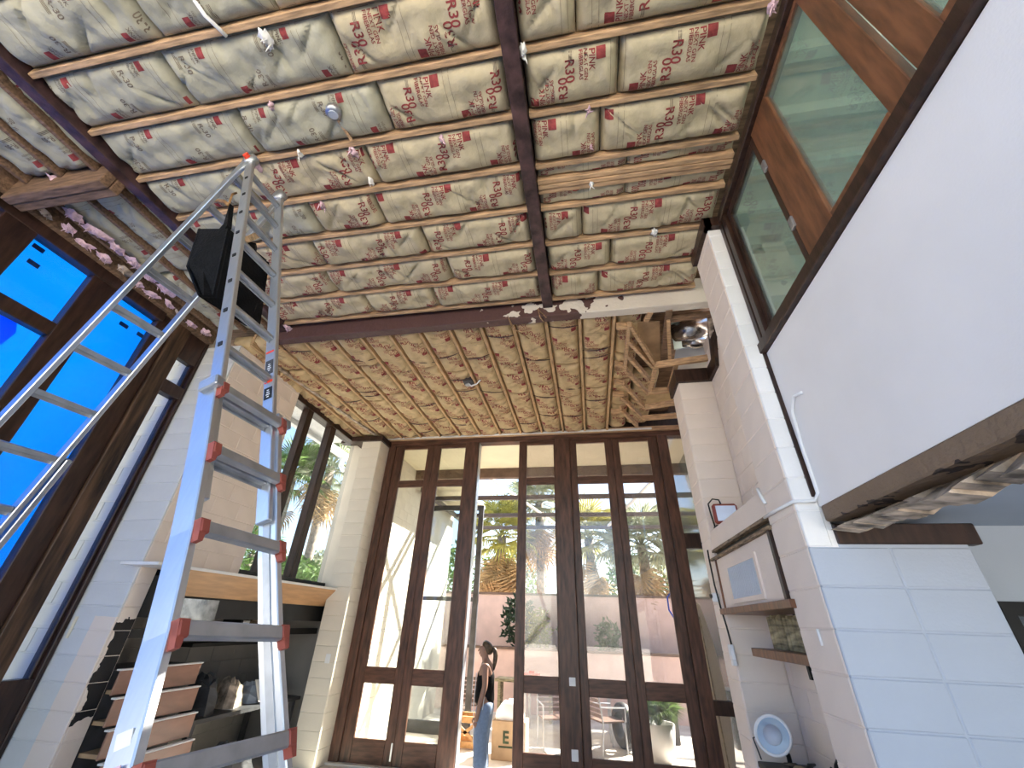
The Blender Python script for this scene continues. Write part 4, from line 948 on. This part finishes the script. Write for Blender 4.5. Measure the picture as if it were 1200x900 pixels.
chair((-.85, 9.6, -.1), R(20), 'metal patio chair seen through the door leaf beside the doorway')
pt = thing('patio_table', (-.85, 10.6, -.1), 'white patio table with metal frame behind the chairs', 'table')
MB().box(-1.6, .3, 10.3, 11.2, .66, .70, .006).build('table_top', 'white_paint', pt)
for a, b in ((-1.5, 10.4), (.2, 10.4), (-1.5, 11.1), (.2, 11.1)): MB().box(a-.03, a+.03, b-.03, b+.03, -.1, .66).build('leg', 'alu_dull', pt)
pt = thing('work_bench', (-2.0, 11.8, -.1), 'long plank bench with clutter behind the woman', 'bench')
MB().box(-2.4, -1.0, 11.6, 12.1, .62, .68, .006).build('plank', 'driftwood', pt)
for a in (-2.3, -1.1): MB().box(a-.03, a+.03, 11.65, 12.05, -.1, .62).build('leg', 'driftwood', pt)
one('red_toolbox', MB().box(-1.75, -1.35, 11.75, 11.95, .68, .80, .02).box(-1.62, -1.48, 11.83, 11.87, .80, .84), 'red_bright', 'small red toolbox on the plank bench', 'toolbox')
cx = thing('cardboard_box', (-1.52, 8.7, -.1), 'brown cardboard box with a green letter mark on the patio by the doorway', 'box')
MB().box(-1.78, -1.22, 8.55, 9.0, -.1, .40, .004).build('carton', 'cardboard', cx)
v, f = T_('E', .22, .03); MB().add([(-1.60+p[0], 8.545, .12+p[1]) for p in v], f).build('letter_mark', 'leaf_dark', cx)
v, f = T_('EASY FLOOR', .05, .02) if False else T_('E', .05, .02)
MB().box(-1.66, -1.40, 8.542, 8.547, .06, .085).build('printed_line', 'leaf_dark', cx)
one('white_sack', lump((-1.5, 8.78, .40), .24, .2, .26, 41), 'white_plastic', 'white filled sack lying on the cardboard box', 'sack', smooth=True)
cr = thing('wooden_crate', (-2.35, 9.2, -.1), 'orange slatted wooden crate with crossed braces beside the door post', 'crate')
for z in (-.08, .26): MB().box(-2.62, -2.10, 9.0, 9.06, z, z+.09).build('slat', 'rattan', cr); MB().box(-2.62, -2.10, 9.4, 9.46, z, z+.09).build('slat', 'rattan', cr)
for x in (-2.62, -2.16): MB().box(x, x+.06, 9.0, 9.46, -.1, .36).build('end_panel', 'rattan', cr)
MB().bar((-2.56, 9.02, .0), (-2.16, 9.02, .26), .03, .05).build('brace', 'rattan', cr); MB().bar((-2.56, 9.02, .26), (-2.16, 9.02, .0), .03, .05).build('brace', 'rattan', cr)
pf = thing('potted_fern', (1.0, 9.4, -.1), 'leafy fern in a pale ribbed pot outside the folding door next to the sidelight', 'potted plant')
MB().lathe([(0, 0), (.2, 0), (.27, .5), (.24, .5), (.22, .42), (0, .42)], (1.0, 9.4, -.1), (0, 0, 1), 22).build('pot', 'white_paint', pf, True)
for i in range(26):
    a = i*2.4; link('frond', FR['leaf_green'][i % 2], (1.0, 9.4, .35), pf, Euler((0, -R(75-1.8*i), a)), (.38, .38, .38))
one('tyre', MB().lathe([(.20, -.08), (.30, -.09), (.34, -.05), (.34, .05), (.30, .09), (.20, .08), (.18, 0), (.20, -.08)], (.42, 9.98, .24), (.9, .4, 0), 26), 'black', 'black tyre standing on the patio behind the folding doors', 'tyre', smooth=True)
one('low_cabinet', MB().box(.72, 1.5, 10.6, 11.2, -.1, .75, .01).box(.68, 1.54, 10.56, 11.24, .75, .80, .006), 'dark_grey', 'dark low outdoor cabinet behind the potted fern', 'cabinet')
bo = thing('surfboard', (1.95, 8.2, -.1), 'long pale board leaning upright outside the sidelight', 'board')
out = []
for k in range(17):
    t = k/16; out.append((1.62+.10*t + .17*math.sin(math.pi*min(1, t*1.0+.04))**.7, t))
L_ = [(1.72-.16*math.sin(math.pi*min(.98, max(.03, t)))**.6, 8.0+.25*t, -.1+2.3*t) for t in [k/14 for k in range(15)]]
R_ = [(1.74+.16*math.sin(math.pi*min(.98, max(.03, t)))**.6, 8.0+.25*t, -.1+2.3*t) for t in [k/14 for k in reversed(range(15))]]
MB().prism(L_+R_, (0, .06, 0)).build('deck', 'soffit', bo); MB().prism([(1.722, 7.985, .1), (1.738, 7.985, .1), (1.738, 8.21, 2.0), (1.722, 8.21, 2.0)], (0, .02, 0)).build('stringer', 'driftwood', bo)
one('garden_hose', MB().tube([ony(789, 690, 7.30), ony(782, 700, 7.30), ony(784, 715, 7.30), ony(792, 727, 7.30), ony(800, 735, 7.30)], .012, 6), 'tarp_blue', 'blue hose loop hanging outside the folding doors', 'hose', smooth=True)
struct('wall_right_outer', MB().box(2.0, 2.3, 7.4, 9.6, -.1, 4.88), 'teal_glass')
# ================================================================ PERSON
px0, py0, g, FS = -1.545, 6.84, 0.0, .965
def skinmesh(name, verts, edges, radii, material, parent, sub=2):
    me = bpy.data.meshes.new(name); me.from_pydata(verts, edges, []); o = link(name, me, (0, 0, 0), None)
    md = o.modifiers.new('skin', 'SKIN'); md.use_smooth_shade = True
    for i, r_ in enumerate(radii):
        sv = me.skin_vertices[0].data[i]; sv.radius = (r_, r_) if not isinstance(r_, tuple) else r_
    me.skin_vertices[0].data[0].use_root = True
    o.modifiers.new('sub', 'SUBSURF').levels = sub; o.modifiers['sub'].render_levels = sub
    dg = bpy.context.evaluated_depsgraph_get(); dg.update()
    m2 = bpy.data.meshes.new_from_object(o.evaluated_get(dg)); m2.name = name
    bpy.data.objects.remove(o); m2.materials.clear(); m2.materials.append(MATS[material])
    m2.polygons.foreach_set('use_smooth', [True]*len(m2.polygons))
    return m2
person = thing('person', (px0, py0, g), 'person in black tank top and pale blue jeans, turned sideways in the open doorway', 'person')
# local frame: +X = forwards for the figure (towards picture left = world -X), y = to her left, z up; height 1.63
def Wp(f_, l_, z_): return (px0 - f_*FS, py0 - l_*FS, g + z_*FS)
def pm(name, vs, es, rs, material, parent=person, sub=2):
    me = skinmesh(name, [Wp(*v_) for v_ in vs], es, rs, material, None, sub)
    return link(name, me, tuple(WL[parent]), parent) if False else _plink(name, me, parent)
def _plink(name, me, parent):
    pl_ = WL[parent]
    for v_ in me.vertices: v_.co = v_.co - Vector(pl_)
    return link(name, me, pl_, parent)
vs = [(0, 0, .93), (.005, 0, 1.06), (-.005, 0, 1.22), (-.01, 0, 1.33), (.015, 0, 1.40), (.035, 0, 1.455), (.05, 0, 1.53), (.045, 0, 1.585),
      (-.015, .14, 1.325), (-.035, .17, 1.10), (.03, .185, .88), (.04, .18, .80),
      (-.015, -.14, 1.325), (-.03, -.175, 1.10), (.05, -.185, .88), (.065, -.18, .80),
      (-.01, .085, .86), (.015, .09, .47), (-.02, .09, .09), (.10, .10, .03), (-.01, -.085, .86), (.03, -.09, .47), (.01, -.09, .09), (.13, -.10, .03),
      (.06, .18, .745), (.075, .165, .70), (.095, -.178, .745), (.11, -.165, .70)]
es = [(0, 1), (1, 2), (2, 3), (3, 4), (4, 5), (5, 6), (6, 7), (3, 8), (8, 9), (9, 10), (10, 11), (3, 12), (12, 13), (13, 14), (14, 15), (0, 16), (16, 17), (17, 18), (18, 19), (0, 20), (20, 21), (21, 22), (22, 23), (11, 24), (24, 25), (15, 26), (26, 27)]
rs = [(.10, .13), (.092, .11), (.102, .12), (.092, .11), .047, .054, (.092, .078), (.08, .07), .052, .041, .032, .027, .052, .041, .032, .027, .085, .058, .04, .035, .085, .058, .04, .035, (.032, .018), (.026, .014), (.032, .018), (.026, .014)]
body = pm('body', vs, es, rs, 'skin')
for s in (1, -1):      # fingers and thumbs
    for j, (dx, L1) in enumerate(((-.022, .055), (-.007, .062), (.008, .058), (.022, .045))):
        b = (.075 + dx*.9 + (.035 if s < 0 else 0), s*.166, .695)
        pm('finger', [b, (b[0]+.006, b[1]-s*.004, b[2]-L1*.5), (b[0]-.002, b[1]-s*.012, b[2]-L1)], [(0, 1), (1, 2)], [.0085, .008, .006], 'skin', sub=1)
    b = (.085 + (.035 if s < 0 else 0), s*.175, .745); pm('thumb', [b, (b[0]+.03, b[1], b[2]-.025), (b[0]+.034, b[1]-s*.006, b[2]-.055)], [(0, 1), (1, 2)], [.011, .010, .007], 'skin', sub=1)
# face: nose, chin, ear, eye, mouth
pm('nose', [(.115, 0, 1.525), (.135, 0, 1.505), (.128, 0, 1.495)], [(0, 1), (1, 2)], [.010, .012, .009], 'skin', sub=1)
pm('chin', [(.07, 0, 1.455), (.105, 0, 1.452)], [(0, 1)], [.035, .022], 'skin', sub=1)
for s in (1, -1):
    pm('ear', [(.03, s*.068, 1.535), (.02, s*.074, 1.515), (.03, s*.07, 1.495)], [(0, 1), (1, 2)], [.012, .013, .009], 'skin', sub=1)
    MB().lathe([(0, -.006), (.009, -.004), (.011, 0), (.009, .004), (0, .006)], Wp(.108, s*.032, 1.53), (1, 0, 0), 10).build('eye', 'black', person, True)
MB().lathe([(0, -.006), (.018, -.003), (.018, .003), (0, .006)], Wp(.113, 0, 1.475), (1, 0, 0), 10).build('mouth', 'red_plastic', person, True)
pm('hair', [(.075, 0, 1.600), (.02, 0, 1.590), (-.02, 0, 1.55), (-.035, 0, 1.50), (-.02, 0, 1.455)], [(0, 1), (1, 2), (2, 3), (3, 4)], [(.06, .05), (.09, .062), (.085, .075), (.07, .07), (.03, .04)], 'hair')
pm('ponytail', [(-.07, 0, 1.545), (-.115, 0, 1.53), (-.135, 0, 1.45), (-.125, .01, 1.36), (-.115, .01, 1.27)], [(0, 1), (1, 2), (2, 3), (3, 4)], [.028, .034, .038, .032, .010], 'hair')
pm('hair_tie', [(-.068, 0, 1.525), (-.085, 0, 1.52)], [(0, 1)], [.03, .03], 'black', sub=1)
top_ = pm('tank_top', [(0, 0, .82), (.005, 0, 1.04), (-.003, 0, 1.18), (.0, 0, 1.245), (.0, 0, 1.275)], [(0, 1), (1, 2), (2, 3), (3, 4)], [(.150, .176), (.116, .138), (.122, .138), (.10, .125), (.085, .11)], 'black_cloth')
for s in (1, -1): pm('strap', [(.08, s*.06, 1.26), (.04, s*.065, 1.37), (-.04, s*.06, 1.36), (-.09, s*.045, 1.27)], [(0, 1), (1, 2), (2, 3)], [.014, .013, .013, .014], 'black_cloth', sub=1)
pm('jeans', [(-.005, 0, .95), (-.014, 0, .85), (-.01, .085, .80), (.012, .09, .47), (-.02, .09, .10), (-.01, -.085, .80), (.03, -.09, .47), (.01, -.09, .10)], [(0, 1), (1, 2), (2, 3), (3, 4), (1, 5), (5, 6), (6, 7)], [(.122, .15), (.135, .155), .112, .098, .105, .112, .098, .105], 'denim')
MB().tube([Wp(.12, .08, 1.24), Wp(.135, .09, .9), Wp(.10, .12, .5), Wp(.06, .12, .2)], .006, 6).build('white_cord', 'white_plastic', person, True); MB().tube([Wp(-.06, .15, 1.24), Wp(-.02, .16, .9), Wp(.02, .15, .5), Wp(.05, .12, .2)], .006, 6).build('white_cord', 'white_plastic', person, True)
print('objects', len(bpy.data.objects), 'tris', sum(len(o.data.polygons) for o in bpy.data.objects if o.type == 'MESH'))
